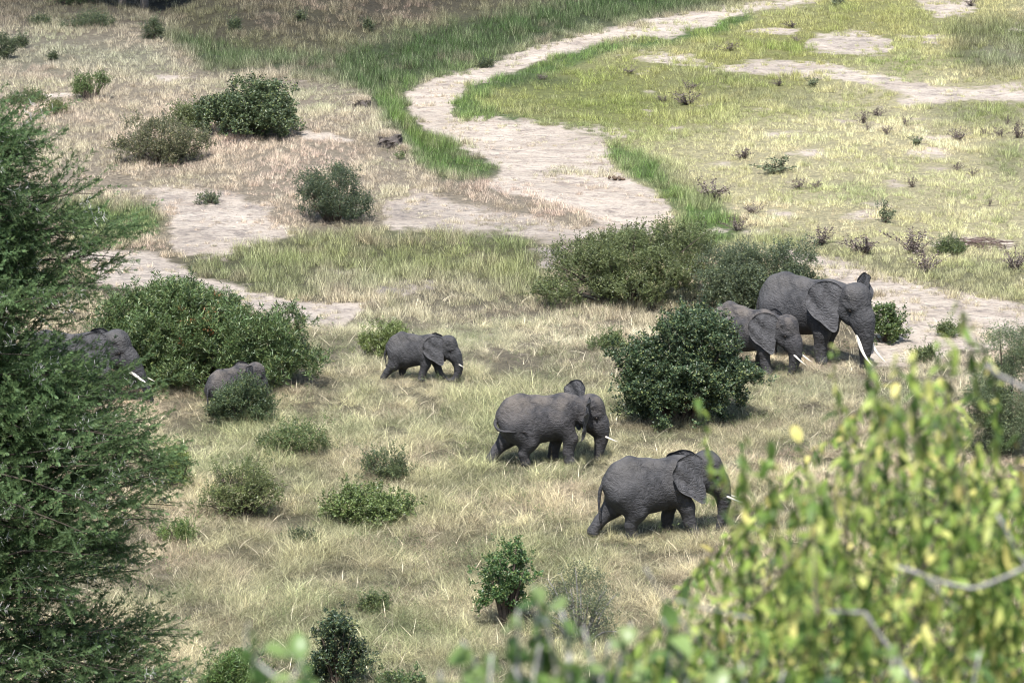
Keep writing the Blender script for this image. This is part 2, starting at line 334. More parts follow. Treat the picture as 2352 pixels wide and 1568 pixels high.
M_foreround = leafmat('round_leaf', .25, None, .4, .35, inst=False, cols=[(0, (.06, .12, .035)), (.5, (.16, .25, .07)), (1, (.30, .38, .15))])
def simple(name, c1, c2, sc=6, rough=.85, bs=.4, bd=.02):
    m, t, b = mat(name); tc = N(t, 'ShaderNodeTexCoord').outputs['Object']; n = noise(t, tc, sc, 5, .6)
    t.links.new(mixc(t, mrange(t, n, .3, .7), c1, c2), b.inputs['Base Color']); b.inputs['Roughness'].default_value = rough
    b.inputs['Specular IOR Level'].default_value = .2; bump(t, n, bs, bd, b); return m
M_bark = simple('grey_bark', (.10, .08, .065), (.22, .19, .165), 9)
M_paletwig = simple('pale_twig', (.30, .28, .26), (.45, .43, .40), 20)
M_greytwig = simple('grey_twig', (.17, .16, .15), (.34, .32, .30), 40)
M_darktwig = simple('dark_twig', (.03, .024, .018), (.08, .065, .05), 20)
M_twig = simple('brown_twig', (.06, .045, .035), (.14, .11, .09), 20)
M_thorn = simple('white_thorn', (.40, .38, .35), (.58, .56, .52), 20, .5)
M_weed = simple('dry_weed_stalk', (.075, .05, .045), (.17, .12, .105), 14)
M_seed = leafmat('weed_seed', .4, ((.2, .17, .12), .7, .6), .1, .8)
M_dung = simple('dung', (.07, .05, .035), (.14, .10, .07), 12)
M_soil = simple('crumbling_soil', (.04, .034, .03), (.13, .11, .098), 3.2, .95, 1.0, .12)
M_ivory = simple('ivory', (.62, .57, .47), (.78, .74, .66), 5, .35, .1, .01)
M_eye = simple('dark_eye', (.012, .009, .008), (.02, .015, .012), 5, .15, 0, .01)
M_tailhair = simple('tail_hair', (.015, .013, .012), (.035, .03, .028), 30)
# elephant skin
def skin(name, base, dust, dustk):
    m, t, b = mat(name); tc = N(t, 'ShaderNodeTexCoord').outputs['Object']
    n1 = noise(t, tc, 1.6, 4, .6); n2 = noise(t, tc, 9, 5, .65)
    c = mixc(t, mrange(t, mth(t, 'ADD', mth(t, 'MULTIPLY', n2, .5), mth(t, 'MULTIPLY', n1, .5)), .38, .62), tuple(x*.6 for x in base), tuple(x*1.4 for x in base))
    sep = N(t, 'ShaderNodeSeparateXYZ'); t.links.new(tc, sep.inputs[0])
    up = mrange(t, sep.outputs[2], 1.35, 2.15)
    f = mth(t, 'MULTIPLY', mth(t, 'MULTIPLY', up, mrange(t, n1, .42, .62)), dustk)
    c = mixc(t, f, c, dust)
    c = mixc(t, mrange(t, noise(t, tc, 26, 3, .6), .63, .7, 0, .45), c, tuple(x*.45 for x in base))
    t.links.new(c, b.inputs['Base Color']); b.inputs['Roughness'].default_value = .78; b.inputs['Specular IOR Level'].default_value = .28
    def crease(scale, sc, w):
        v = N(t, 'ShaderNodeTexVoronoi', feature='DISTANCE_TO_EDGE'); v.inputs['Scale'].default_value = scale
        warp = N(t, 'ShaderNodeVectorMath', operation='ADD'); nz = N(t, 'ShaderNodeTexNoise'); nz.inputs['Scale'].default_value = 3
        t.links.new(tc, nz.inputs[0]); ml = N(t, 'ShaderNodeVectorMath', operation='SCALE'); ml.inputs['Scale'].default_value = .3; t.links.new(nz.outputs[1], ml.inputs[0])
        t.links.new(mapping(t, tc, sc), warp.inputs[0]); t.links.new(ml.outputs[0], warp.inputs[1]); t.links.new(warp.outputs[0], v.inputs['Vector'])
        return mrange(t, v.outputs[0], 0, w)
    wv = N(t, 'ShaderNodeTexWave', wave_type='BANDS', bands_direction='DIAGONAL'); wv.inputs['Scale'].default_value = 2.6; wv.inputs['Distortion'].default_value = 5.5; wv.inputs['Detail'].default_value = 3; wv.inputs['Detail Scale'].default_value = 1.3
    t.links.new(mapping(t, tc, (1, .4, .55)), wv.inputs[0])
    h = mth(t, 'ADD', mth(t, 'MULTIPLY', crease(5.5, (1, 1, 1.9), .22), .22), mth(t, 'ADD', mth(t, 'MULTIPLY', crease(14, (1.7, 1, .8), .3), .18), mth(t, 'ADD', mth(t, 'MULTIPLY', wv.outputs[0], .16), mth(t, 'MULTIPLY', n1, .8))))
    bump(t, h, .85, .055, b); return m
M_skin = skin('elephant_hide', (.043, .042, .044), (.098, .09, .082), .5)
M_ear = skin('ear_hide', (.062, .060, .062), (.08, .076, .072), .3)
M_skin_dusty = skin('elephant_hide_dusty', (.044, .042, .044), (.13, .11, .092), .7)
M_skin_dark = skin('elephant_hide_dark', (.060, .057, .060), (.13, .12, .11), .35)
# ------------------------------------------------------------------ instancing group
def scatter_group(coll):
    g = bpy.data.node_groups.new('scatter_'+coll.name, 'GeometryNodeTree')
    g.interface.new_socket('Geometry', in_out='INPUT', socket_type='NodeSocketGeometry'); g.interface.new_socket('Geometry', in_out='OUTPUT', socket_type='NodeSocketGeometry')
    gi = g.nodes.new('NodeGroupInput'); go = g.nodes.new('NodeGroupOutput')
    ip = g.nodes.new('GeometryNodeInstanceOnPoints'); ci = g.nodes.new('GeometryNodeCollectionInfo')
    ci.inputs[0].default_value = coll; ci.inputs['Separate Children'].default_value = True; ci.inputs['Reset Children'].default_value = True
    def na(name, tp): n = g.nodes.new('GeometryNodeInputNamedAttribute'); n.data_type = tp; n.inputs[0].default_value = name; return n.outputs[0]
    e = g.nodes.new('FunctionNodeEulerToRotation')
    L = g.links.new
    L(gi.outputs[0], ip.inputs['Points']); L(ci.outputs[0], ip.inputs['Instance']); ip.inputs['Pick Instance'].default_value = True
    L(na('idx', 'INT'), ip.inputs['Instance Index']); L(na('rot', 'FLOAT_VECTOR'), e.inputs[0]); L(e.outputs[0], ip.inputs['Rotation']); L(na('scl', 'FLOAT_VECTOR'), ip.inputs['Scale'])
    L(ip.outputs[0], go.inputs[0]); return g
def scatter(name, g, P, rot, scl, idx, tint, parent=None):
    me = bpy.data.meshes.new(name); me.vertices.add(len(P)); me.vertices.foreach_set('co', np.asarray(P, np.float32).ravel())
    def A(n, tp, d, key): a = me.attributes.new(n, tp, 'POINT'); a.data.foreach_set(key, np.ascontiguousarray(d).ravel())
    scl = np.asarray(scl, np.float32)
    if scl.ndim == 1: scl = np.repeat(scl[:, None], 3, 1)
    A('rot', 'FLOAT_VECTOR', np.asarray(rot, np.float32), 'vector'); A('scl', 'FLOAT_VECTOR', scl, 'vector')
    A('idx', 'INT', np.asarray(idx, np.int32), 'value'); A('tint', 'FLOAT_VECTOR', np.asarray(tint, np.float32), 'vector')
    o = obj(name, me, None, parent); md = o.modifiers.new('scatter', 'NODES'); md.node_group = g; o['kind'] = 'stuff'
    return o
def euler_from_dirs(D, spin=None):
    """rotation taking +Z to D"""
    n = len(D); th = np.arccos(np.clip(D[:, 2], -1, 1)); ph = np.arctan2(D[:, 1], D[:, 0])
    # R = Rz(ph) Ry(th) Rz(spin): as XYZ euler when spin=0 -> (0, th, ph)
    return np.stack([np.zeros(n), th, ph], 1)
# ------------------------------------------------------------------ ground sheet
def axis(parts):
    out = []
    for a, b_, s in parts: out.append(np.arange(a, b_, s))
    return np.concatenate(out)
xs = np.concatenate([-np.geomspace(3000, 40, 26)[:-1], np.arange(-40, 40.1, .3), np.geomspace(40, 3000, 26)[1:]])
ys = np.concatenate([np.array([-800, -300, -100, -50, -20, -8]), np.arange(-4, 76, 2.0), np.arange(76, 88, .8), np.arange(88, 235, .34), np.geomspace(236, 7000, 30)])
XX, YY = np.meshgrid(xs, ys); ZZ = height(XX, YY)
nx, ny = len(xs), len(ys)
I = np.arange(nx*ny).reshape(ny, nx)
F = np.stack([I[:-1, :-1], I[:-1, 1:], I[1:, 1:], I[1:, :-1]], -1).reshape(-1, 4)
gme = mesh_from('ground', np.stack([XX, YY, ZZ], -1).reshape(-1, 3), F)
PX, PY = project(XX, YY, ZZ)
def put(me, name, tp, d, key): a = me.attributes.new(name, tp, 'POINT'); a.data.foreach_set(key, np.ascontiguousarray(d, np.float32).ravel())
put(gme, 'sand', 'FLOAT', sample(sand, PX, PY)*(YY > 80), 'value'); put(gme, 'soildark', 'FLOAT', sample(soild, PX, PY), 'value')
gcolv = sample(col, PX, PY)*(-.25*sample(farrise, PX, PY)*(PY < 130)+.40+.22*(PY < 560)+.22*sample(blur(poly(flats), 12), PX, PY))[..., None]; put(gme, 'gcol', 'FLOAT_COLOR', np.concatenate([gcolv, np.ones(gcolv.shape[:2]+(1,))], -1), 'color')  # ground colour on the far rise darkened too, as painted cloud shade
ground = tag(obj('ground', gme, M_ground), 'dry savanna ground with pale sandy river bed and trails', None, None, 'structure')
# ------------------------------------------------------------------ grass
def source_collection(name, meshes, m):
    c = bpy.data.collections.new(name)
    for i, me in enumerate(meshes):
        if not len(me.materials): me.materials.append(m)
        c.objects.link(bpy.data.objects.new('%s_%02d' % (name, i), me))
    return c
def tuft(n, h, spread, lean, wid, seed, seg=3, droop=.5):
    r = np.random.default_rng(seed); V = []; F = []; k = 0
    for i in range(n):
        a = r.uniform(0, 2*math.pi); p0 = np.array([math.cos(a), math.sin(a), 0])*spread*math.sqrt(r.uniform()); L = h*r.uniform(.45, 1.15)
        d = r.uniform(0, 2*math.pi); ln = lean*r.uniform(.1, 1.3); dv = np.array([math.cos(d), math.sin(d), 0]); sv = np.array([-dv[1], dv[0], 0])
        wd = wid*r.uniform(.5, 1.5)
        fa = r.uniform(0, math.pi); sv = sv*math.cos(fa)+dv*math.sin(fa)
        for s in range(seg):
            tt = s/seg; c = p0 + dv*ln*L*(tt+droop*tt*tt) + np.array([0, 0, L*(tt-droop*ln*.6*tt*tt)-.02]); ww = wd*(1-tt**1.5)*.5
            V += [c-sv*ww, c+sv*ww]
        tt = 1; V.append(p0 + dv*ln*L*(1+droop) + np.array([0, 0, L*(1-droop*ln*.6)]))
        for s in range(seg-1): F.append((k+2*s, k+2*s+1, k+2*s+3, k+2*s+2))
        F.append((k+2*seg-2, k+2*seg-1, k+2*seg)); k += 2*seg+1
    return mesh_from('tuft', V, F)
g_straight = scatter_group(source_collection('upright_tuft', [tuft(46, 1.0, .46, .45, .024, s) for s in range(5)], M_grass))
g_tangle = scatter_group(source_collection('arching_tuft', [tuft(64, 1.0, .50, 1.1, .015, s+20, 4, .9) for s in range(6)], M_grass))
# candidate points across the visible land
def grass_points():
    out = []
    for y0, y1, dns in ((84, 112, 21), (112, 140, 17), (140, 175, 13), (175, 232, 9)):
        hw = y1*.145+2.0; n = int((y1-y0)*2*hw*dns); out.append(np.stack([rng.uniform(-hw, hw, n), rng.uniform(y0, y1, n)], 1))
    for x0, x1, y0, y1, n in ((-60, 60, 30, 84, 9000), (-120, 120, 232, 420, 16000)): out.append(np.stack([rng.uniform(x0, x1, n), rng.uniform(y0, y1, n)], 1))
    return np.concatenate(out)
GP = grass_points(); gxw, gyw = GP[:, 0], GP[:, 1]; gzw = height(gxw, gyw); px, py = project(gxw, gyw, gzw)
wx = (fbm(gxw/1.3, gyw/1.3, 31)-.5)*60 + (fbm(gxw*2, gyw*2, 36, 2)-.5)*16; wy = (fbm(gxw/1.6, gyw/1.6, 32)-.5)*28 + (fbm(gxw*2, gyw*2, 37, 2)-.5)*8
c_ = sample(col, px+wx, py+wy); h_ = sample(hgt, px+wx, py+wy); d_ = sample(den, px, py); s_ = sample(sand, px+wx*.35, py+wy*.35)*(gyw > 84)
s_ = s_ + (fbm(gxw*.5, gyw*.8, 33, 6)-.5)*2.5
patch = fbm(gxw/4.5, gyw/4.5, 40, 3); patch2 = fbm(gxw/1.2, gyw/1.2, 41, 3)
keep = (rng.uniform(size=len(GP)) < np.clip((.62-s_)*5, .05+.25*(patch2 > .56), 1)) & (rng.uniform(size=len(GP)) < np.clip(d_*(.72+.9*(patch2-.3)), .15, 1))
GP, gzw, c_, h_, patch, patch2, px, py, s_ = [a[keep] for a in (GP, gzw, c_, h_, patch, patch2, px, py, s_)]
n = len(GP); print('grass points', n)
edge = np.clip((.75-s_)*2.4, .45, 1)
scl_h = h_*edge*(.30+1.5*patch2)*rng.uniform(.55, 1.4, n)
v = (1+1.3*(patch2-.5)+.6*(patch-.5))*rng.uniform(.6, 1.35, n)
shift = (patch-.5)[:, None]*np.array([.10, -.02, .06])*1.6      # patches lean brown or green
fl = sample(blur(poly(flats), 20), px, py); pf = fbm(px/150, py/38, 90, 4); pg = fbm(px/60+9, py/16, 95, 4)
m1 = fl*np.clip((pf-.50)*7, 0, 1)*np.clip(.8-(py-200)/260, .3, .8); c_ = c_*(1-m1[:, None])+LC['lime']*m1[:, None]
m2 = fl*np.clip((pg-.60)*9, 0, 1)*.7; c_ = c_*(1-m2[:, None])+LC['tawnyg']*m2[:, None]
pb = fbm(px/70-4, py/20+7, 98, 4); m3 = (1-fl)*np.clip((pb-.60)*8, 0, 1)*.5*(GP[:, 1] < 150); c_ = c_*(1-m3[:, None])+LC['tawnyg']*.75*m3[:, None]
m4 = (1-fl)*np.clip((.40-pb)*8, 0, 1)*.5; c_ = c_*(1-m4[:, None])+np.array([.30, .235, .18])*m4[:, None]
far = GP[:, 1] > 131; v = np.where(far, 1+(v-1)*.5, v)
odd = np.where(far, .5, rng.uniform(size=n)); tint = np.clip(c_*v[:, None]+shift*c_.mean(1)[:, None]*2, .02, .7)
tint = np.where((odd < .07)[:, None], tint*np.array([.55, .5, .5]), tint)
tint = np.where((odd > .93)[:, None], tint*np.array([1.25, 1.2, 1.15]), tint)
rot = np.stack([rng.normal(0, .12, n), rng.normal(0, .12, n), rng.uniform(0, 6.28, n)], 1)
ELE = [at(*q) for q in ((1850, 822), (1728, 848), (955, 872), (1243, 1064), (1497, 1228), (182, 930), (528, 950))]
tr = np.ones(n)
for q in ELE: tr = np.minimum(tr, np.clip(.5+.5*(np.hypot((GP[:, 0]-q.x)/1.7, GP[:, 1]-q.y)-.7+1.2*(patch2-.5))/1.0, .72, 1))
scl_h = np.where(c_[:, 0] > c_[:, 1]*1.12, np.minimum(scl_h, .5), scl_h)*tr*np.where(GP[:, 1] < 131, 1.0, .85)
S = np.stack([scl_h*.5+.17, scl_h*.5+.17, scl_h], 1)
green = (c_[:, 1] > c_[:, 0]*1.04); near = GP[:, 1] < 131
PP = np.column_stack([GP, gzw-.02])
def gr(name, m, g, nv, label):
    o = scatter(name, g, PP[m], rot[m], S[m], rng.integers(0, nv, m.sum()), tint[m]); tag(o, label, 'grass', None, 'stuff')
gr('green_grass', green & ~near, g_straight, 5, 'lush green grass along the river banks and damp hollows')
gr('green_grass', green & near, g_tangle, 6, 'greenish arching grass among the tawny grass near the elephants')
gr('dry_grass', ~green & ~near, g_straight, 5, 'dry straw and lime coloured grass over the far plain')
gr('tawny_grass', ~green & near, g_tangle, 6, 'long tangled tawny grass the elephants wade through')

# small green herbs through the grass
HERB = True
# ------------------------------------------------------------------ elephants
def sm_union(a, b_, k):
    h = np.clip(.5+.5*(b_-a)/k, 0, 1); return b_*(1-h)+a*h - k*h*(1-h)
def sd_cone(P, a, ra, b_, rb):
    a = np.asarray(a, float); b_ = np.asarray(b_, float); ba = b_-a; L2 = ba@ba+1e-9
    pa = P-a; h = np.clip((pa@ba)/L2, 0, 1); q = pa-h[..., None]*ba
    return np.sqrt((q*q).sum(-1)) - (ra*(1-h)+rb*h)
def sd_ell(P, c, r, M=None):
    q = P-np.asarray(c)
    if M is not None: q = q@M; r = np.asarray(r)*1.13
    k0 = np.sqrt(((q/r)**2).sum(-1)); k1 = np.sqrt(((q/(np.asarray(r)**2))**2).sum(-1))+1e-6
    return k0*(k0-1)/k1
def surface_nets(P, D, mn, h):
    nx, ny, nz = D.shape; s = D < 0
    cx = np.zeros((nx-1, ny-1, nz-1, 3), np.float32); cn = np.zeros((nx-1, ny-1, nz-1), np.float32)
    for ax in range(3):
        sl0 = [slice(None)]*3; sl1 = [slice(None)]*3; sl0[ax] = slice(0, -1); sl1[ax] = slice(1, None)
        A = D[tuple(sl0)]; B = D[tuple(sl1)]; cr = (A < 0) != (B < 0); tt = np.where(cr, A/(A-B+1e-12), 0)
        o1, o2 = [k for k in range(3) if k != ax]
        for i in (0, 1):
            for j in (0, 1):
                sl = [None]*3; sl[ax] = slice(None); sl[o1] = slice(i, D.shape[o1]-1+i); sl[o2] = slice(j, D.shape[o2]-1+j)
                c = cr[tuple(sl)]; v = tt[tuple(sl)]
                cx[..., ax] += np.where(c, v, 0); cx[..., o1] += np.where(c, i, 0); cx[..., o2] += np.where(c, j, 0); cn += c
    act = cn > 0; ids = -np.ones(cn.shape, np.int64); ids[act] = np.arange(act.sum())
    idx = np.argwhere(act); V = (idx + cx[act]/cn[act][:, None])*h + mn
    F = []
    for ax in range(3):
        o1, o2 = [(1, 2), (2, 0), (0, 1)][ax]
        sl0 = [slice(None)]*3; sl1 = [slice(None)]*3; sl0[ax] = slice(0, -1); sl1[ax] = slice(1, None)
        A = s[tuple(sl0)]; B = s[tuple(sl1)]; e = np.argwhere(A != B)
        ok = (e[:, o1] > 0) & (e[:, o2] > 0) & (e[:, o1] < D.shape[o1]-1) & (e[:, o2] < D.shape[o2]-1); e = e[ok]
        def gid(d1, d2):
            q = e.copy(); q[:, o1] -= d1; q[:, o2] -= d2; return ids[q[:, 0], q[:, 1], q[:, 2]]
        f = np.stack([gid(0, 0), gid(1, 0), gid(1, 1), gid(0, 1)], 1)
        ins = A[e[:, 0], e[:, 1], e[:, 2]]; f[~ins] = f[~ins][:, ::-1]; F.append(f)
    return V, np.concatenate(F)
EAR = [(-.02, .50), (-.22, .60), (-.50, .60), (-.76, .46), (-.92, .20), (-.93, -.05), (-.80, -.30), (-.62, -.44), (-.42, -.52), (-.20, -.64), (-.02, -.72), (.09, -.66), (.09, -.45), (.05, -.2), (0, 0), (-.01, .25)]
def ear_mesh(seed, ripple=.03, curl=0.0, size=1.0):
    out = catmull(np.array(EAR+[EAR[0]]), 4)[:-1]*size; n = len(out); rings = 9; c = np.array([-.28, 0.0])*size
    V = []; r = np.random.default_rng(seed); ph = r.uniform(0, 6, 3)
    for sgn in (1, -1):
        for k in range(rings+1):
            tt = k/rings
            for (x, z) in out:
                X = c[0]+(x-c[0])*tt; Z = c[1]+(z-c[1])*tt; back = max(0, -X)
                y = .12*math.sin(min(back*2.2, 1.57)) + ripple*math.sin(Z*13+X*9+ph[0])*back*1.3 + ripple*.6*math.sin(X*21+ph[1])*back - curl*max(0, back-.35)**2 + curl*1.0*max(0, Z-.35)**2
                th = .022*(1-tt**4)+.004
                V.append((X, y+sgn*th, Z))
    F = []; m = (rings+1)*n
    for sgn in (0, 1):
        for k in range(rings):
            for j in range(n):
                a, b_, c2, d = [sgn*m+q for q in (k*n+j, k*n+(j+1) % n, (k+1)*n+(j+1) % n, (k+1)*n+j)]
                F.append((a, b_, c2, d) if sgn else (d, c2, b_, a))
    for j in range(n):
        a = rings*n+j; b_ = rings*n+(j+1) % n; F.append((a, b_, m+b_, m+a))
    return mesh_from('ear', V, F)
def elephant(pxy, height_m, yaw, label, mat_, legs, trunk, head_pitch=0.0, head_yaw=0.0, head_dz=0.0, flare=14, flare_far=None, tusk=.62, tusk_r=.042, tusk_dir=(.86, -.28), tail='down', hump=0.0, belly=0.0, ear_size=1.0, seed=1, name='elephant', far_tusk=1.0, ear_curl=0.0, jaw_open=0.0, ear_back=0.0, tusk_k=.4, far_z=1.74, tilt=13):
    S = height_m/2.38
    loc = at(*pxy); root = empty(name, loc, R(yaw)); root.scale = (S, S, S)
    tag(root, label, 'elephant', 'elephants walking through the dry grass')
    piv = Vector((1.15, 0, 1.85)); HS = 1.13; HM = Matrix.Translation(piv+Vector((-.13, 0, head_dz-.03))) @ Euler((0, R(head_pitch), R(head_yaw))).to_matrix().to_4x4() @ Matrix.Scale(HS, 4) @ Matrix.Translation(-piv)
    H3 = np.array(HM.to_3x3())/HS
    def hp(p): return np.array(HM @ Vector(p))
    h = .036; mn = np.array([-2.2, -1.05, -.06]); mx = np.array([3.0, 1.05, 2.75])
    dims = ((mx-mn)/h).astype(int); ax = [mn[i]+h*np.arange(dims[i]) for i in range(3)]
    P = np.stack(np.meshgrid(*ax, indexing='ij'), -1).astype(np.float32)
    D = sd_ell(P, (-.18, 0, 1.37-belly*.5), (1.12, .57, .715+belly))
    def add(d, k=.12):
        nonlocal D; D = sm_union(D, d, k)
    add(sd_ell(P, (-.55, 0, 1.14), (.56, .50, .54)), .2)
    add(sd_ell(P, (-.82, 0, 1.52), (.58, .49, .64)), .2)
    add(sd_ell(P, (.55, 0, 1.50), (.56, .45, .70)), .2)
    sp = [(-1.22, 1.62, .22), (-.98, 1.94, .20), (-.66, 2.08+hump, .20), (-.15, 2.02+hump*.5, .19), (.30, 1.95, .2), (.72, 2.02, .22), (1.05, 2.02+head_dz*.5, .24)]
    for (x0, z0, r0), (x1, z1, r1) in zip(sp[:-1], sp[1:]): add(sd_cone(P, (x0, 0, z0), r0, (x1, 0, z1), r1), .22)
    hd = hp((1.5, 0, 1.86)); add(sd_cone(P, (.75, 0, 1.72), .44, hd, .34), .2)
    # legs: (near front, far front, near hind, far hind) -> foot x, lift, bend
    for i, (fx, lift, bend) in enumerate(legs):
        side = -1 if i in (0, 2) else 1
        if i < 2:
            top = np.array([.62, side*.26, 1.42]); foot = np.array([fx, side*.30, .10+lift])
            kn = top*.5+foot*.5 + np.array([.06+bend, side*.03, .10]); wr = kn*.42+foot*.58 + np.array([-.02-bend*.3, 0, 0])
            add(sd_cone(P, top, .32, kn, .225), .18); add(sd_cone(P, kn, .225, wr, .175), .1); add(sd_cone(P, wr, .175, foot+np.array([0, 0, .06]), .165), .06)
            add(sd_cone(P, foot+np.array([.02, 0, .03]), .165, foot+np.array([.04, 0, -.02]), .165), .05)
        else:
            top = np.array([-.84, side*.24, 1.32]); foot = np.array([fx, side*.28, .09+lift])
            kn = top*.52+foot*.48 + np.array([.20+bend, side*.04, .06]); hk = kn*.45+foot*.55 + np.array([-.07-bend*.6, 0, .02])
            add(sd_cone(P, top, .43, kn, .28), .2); add(sd_cone(P, kn, .28, hk, .175), .12); add(sd_cone(P, hk, .175, foot+np.array([0, 0, .05]), .155), .06)
            add(sd_cone(P, foot+np.array([.02, 0, .03]), .155, foot+np.array([.03, 0, -.01]), .158), .05)
    # head
    add(sd_ell(P, hp((1.62, 0, 1.94)), (.42, .34, .42), H3), .14)
    for sy in (-.13, .13): add(sd_ell(P, hp((1.66, sy, 2.12)), (.30, .18, .24), H3), .12)
    add(sd_cone(P, hp((1.80, 0, 1.90)), .30, hp((1.95, 0, 1.60)), .275), .12)
    for sy in (-1, 1):
        add(sd_ell(P, hp((1.78, sy*.25, 1.86)), (.16, .09, .09), H3), .06)            # brow
        add(sd_cone(P, hp((1.48, sy*.22, 1.66)), .19, hp((1.68, sy*.15, 1.50)), .155), .1)   # cheek
        add(sd_cone(P, hp((1.86, sy*.16, 1.58)), .145, hp((2.02, sy*.17, 1.34)), .095), .08)  # tusk sheath
    add(sd_cone(P, hp((1.62, 0, 1.46)), .16, hp((1.86, 0, 1.30-jaw_open)), .07), .07)     # jaw
    tp = catmull([(1.93, 0, 1.62)]+list(trunk), 5); nt_ = len(tp)
    trr = np.linspace(0, 1, nt_); rr = .262*(1-trr)**1.5*.60 + .262*.40*(1-trr) + .068
    rr = rr*(1+.035*np.where(np.arange(nt_) % 2 == 0, 1, -1)*(trr > .12))
    tps = [hp(p) for p in tp]
    for i in range(nt_-1): add(sd_cone(P, tps[i], rr[i], tps[i+1], rr[i+1]), .035 if i > 2 else .1)
    # hollows at the temples and behind the cheek
    for sy in (-1, 1):
        q = sd_ell(P, hp((1.66, sy*.42, 1.99)), (.14, .10, .11), H3); D = -sm_union(-D, q, .08)
        q = sd_ell(P, hp((1.88, sy*.37, 1.66)), (.08, .08, .20), H3); D = -sm_union(-D, q, .07)
    D = np.maximum(D, -(P[..., 2]-.0)).astype(np.float32)
    V, F = surface_nets(P, D, mn, h)
    body = obj('body', mesh_from('elephant_body', V, F), mat_, root)
    for side, fl in ((-1, flare), (1, flare if flare_far is None else flare_far)):
        me = ear_mesh(seed*3+side, .04, ear_curl, ear_size*.94)
        if side < 0:
            co = np.empty(len(me.vertices)*3, np.float32); me.vertices.foreach_get('co', co); co = co.reshape(-1, 3); co[:, 1] *= -1; me.vertices.foreach_set('co', co.ravel()); me.flip_normals(); me.update()
        o = obj('ear', me, M_ear, root)
        Mx = HM @ Matrix.Translation((1.47-ear_back, side*.34, 1.80 if side < 0 else far_z)) @ Euler((R(side*tilt), 0, R(-side*fl))).to_matrix().to_4x4()
        o.matrix_local = Mx
        e = obj('eye', mesh_from('eye', *_sphere(.042)), M_eye, root); e.location = hp((1.80, side*.318, 1.79))
        L = tusk*(1 if side < 0 else far_tusk)
        if L > .05:
            b0 = np.array([1.98, side*.17, 1.36]); d = np.array([tusk_dir[0], side*.10, tusk_dir[1]-.35]); d /= np.linalg.norm(d)
            pts = [b0 + d*L*s + np.array([.30, side*-.02, .34])*L*s*s*tusk_k for s in np.linspace(-.12, 1, 10)]
            rad = tusk_r*(1-np.linspace(0, 1, 10)**1.8)+.004
            V2, F2 = tube([hp(p) for p in pts], rad, 8); obj('tusk', mesh_from('tusk', V2, F2), M_ivory, root)
    if tail == 'down': tpz = [(-1.36, 0, 1.66), (-1.50, -.01, 1.45), (-1.55, -.03, 1.1), (-1.53, -.05, .72), (-1.50, -.05, .48)]
    elif tail == 'side': tpz = [(-1.36, 0, 1.62), (-1.50, -.12, 1.42), (-1.42, -.42, 1.27), (-1.1, -.60, 1.25), (-.72, -.66, 1.26)]
    else: tpz = tail
    tc = catmull(tpz, 4); V2, F2 = tube(tc, np.linspace(.07, .022, len(tc)), 7); tl = obj('tail', mesh_from('tail', V2, F2), mat_, root)
    mb = MB(); rr_ = np.random.default_rng(seed); e1 = tc[-1]; dv = tc[-1]-tc[-3]; dv /= np.linalg.norm(dv)
    for k in range(16):
        q = e1 + rr_.normal(0, .025, 3) + dv*.18 + np.array([0, 0, -.06]); V2, F2 = tube([e1-dv*.05, (e1+q)/2, q], [.007, .006, .003], 4); mb.add(V2, F2)
    obj('hair_tuft', mb.mesh('hair_tuft'), M_tailhair, tl)
    return root
def _sphere(r, nu=8, nv=6):
    V = [(0, 0, r)]; F = []
    for i in range(1, nv):
        for j in range(nu): a = math.pi*i/nv; b_ = 2*math.pi*j/nu; V.append((r*math.sin(a)*math.cos(b_), r*math.sin(a)*math.sin(b_), r*math.cos(a)))
    V.append((0, 0, -r)); m = len(V)-1
    for j in range(nu): F.append((0, 1+j, 1+(j+1) % nu)); F.append((m, m-nu+(j+1) % nu, m-nu+j))
    for i in range(nv-2):
        for j in range(nu): F.append((1+i*nu+j, 1+(i+1)*nu+j, 1+(i+1)*nu+(j+1) % nu, 1+i*nu+(j+1) % nu))
    return np.array(V), F
M_nail = simple('toenail', (.22, .20, .18), (.32, .29, .26), 9, .5)
T_DOWN = [(2.10, 0, 1.30), (2.17, 0, .95), (2.14, 0, .60), (2.06, 0, .30)]
elephant((1850, 822), 2.95, -36, 'largest elephant, long curved tusks nearly to the ground, at the pale sandy track', M_skin,
    [(.66, 0, 0), (.42, 0, 0), (-.95, 0, 0), (-.70, 0, 0)], [(2.08, 0, 1.28), (2.16, 0, .92), (2.18, 0, .55), (2.16, 0, .14)], head_pitch=8, head_yaw=-10, tusk=1.15, tusk_r=.062, tusk_k=1.0, tusk_dir=(.36, -.80), flare=16, seed=2, flare_far=62, far_z=1.90, ear_size=.93)
elephant((1712, 848), 2.22, -30, 'mid-sized elephant with brown dust on its back, half hidden by the dark round bush', M_skin_dusty,
    [(1.02, 0, 0), (.40, 0, 0), (-.60, 0, 0), (-1.2, 0, 0)], [(2.10, 0, 1.28), (2.14, 0, .90), (2.08, 0, .5), (2.0, 0, .10)], head_pitch=10, head_dz=-.12, hump=.12, tusk=.72, seed=3, flare=14, ear_size=1.0, tusk_dir=(.9, -.25))
elephant((955, 872), 1.62, -6, 'small young elephant curling its trunk inward beside the leafy green shrub', M_skin,
    [(.30, 0, .02), (1.20, 0, 0), (-1.55, 0, -.05), (-.68, 0, 0)], [(2.10, 0, 1.30), (2.20, 0, .95), (2.12, 0, .55), (1.85, 0, .38), (1.66, 0, .52)], head_pitch=6, head_dz=-.1, tusk=.52, tusk_r=.048, hump=.08, seed=4, flare=12, belly=-.02, far_tusk=.6, tail=[(-1.36, 0, 1.62), (-1.48, -.02, 1.4), (-1.50, -.04, 1.1), (-1.46, -.06, .85)])
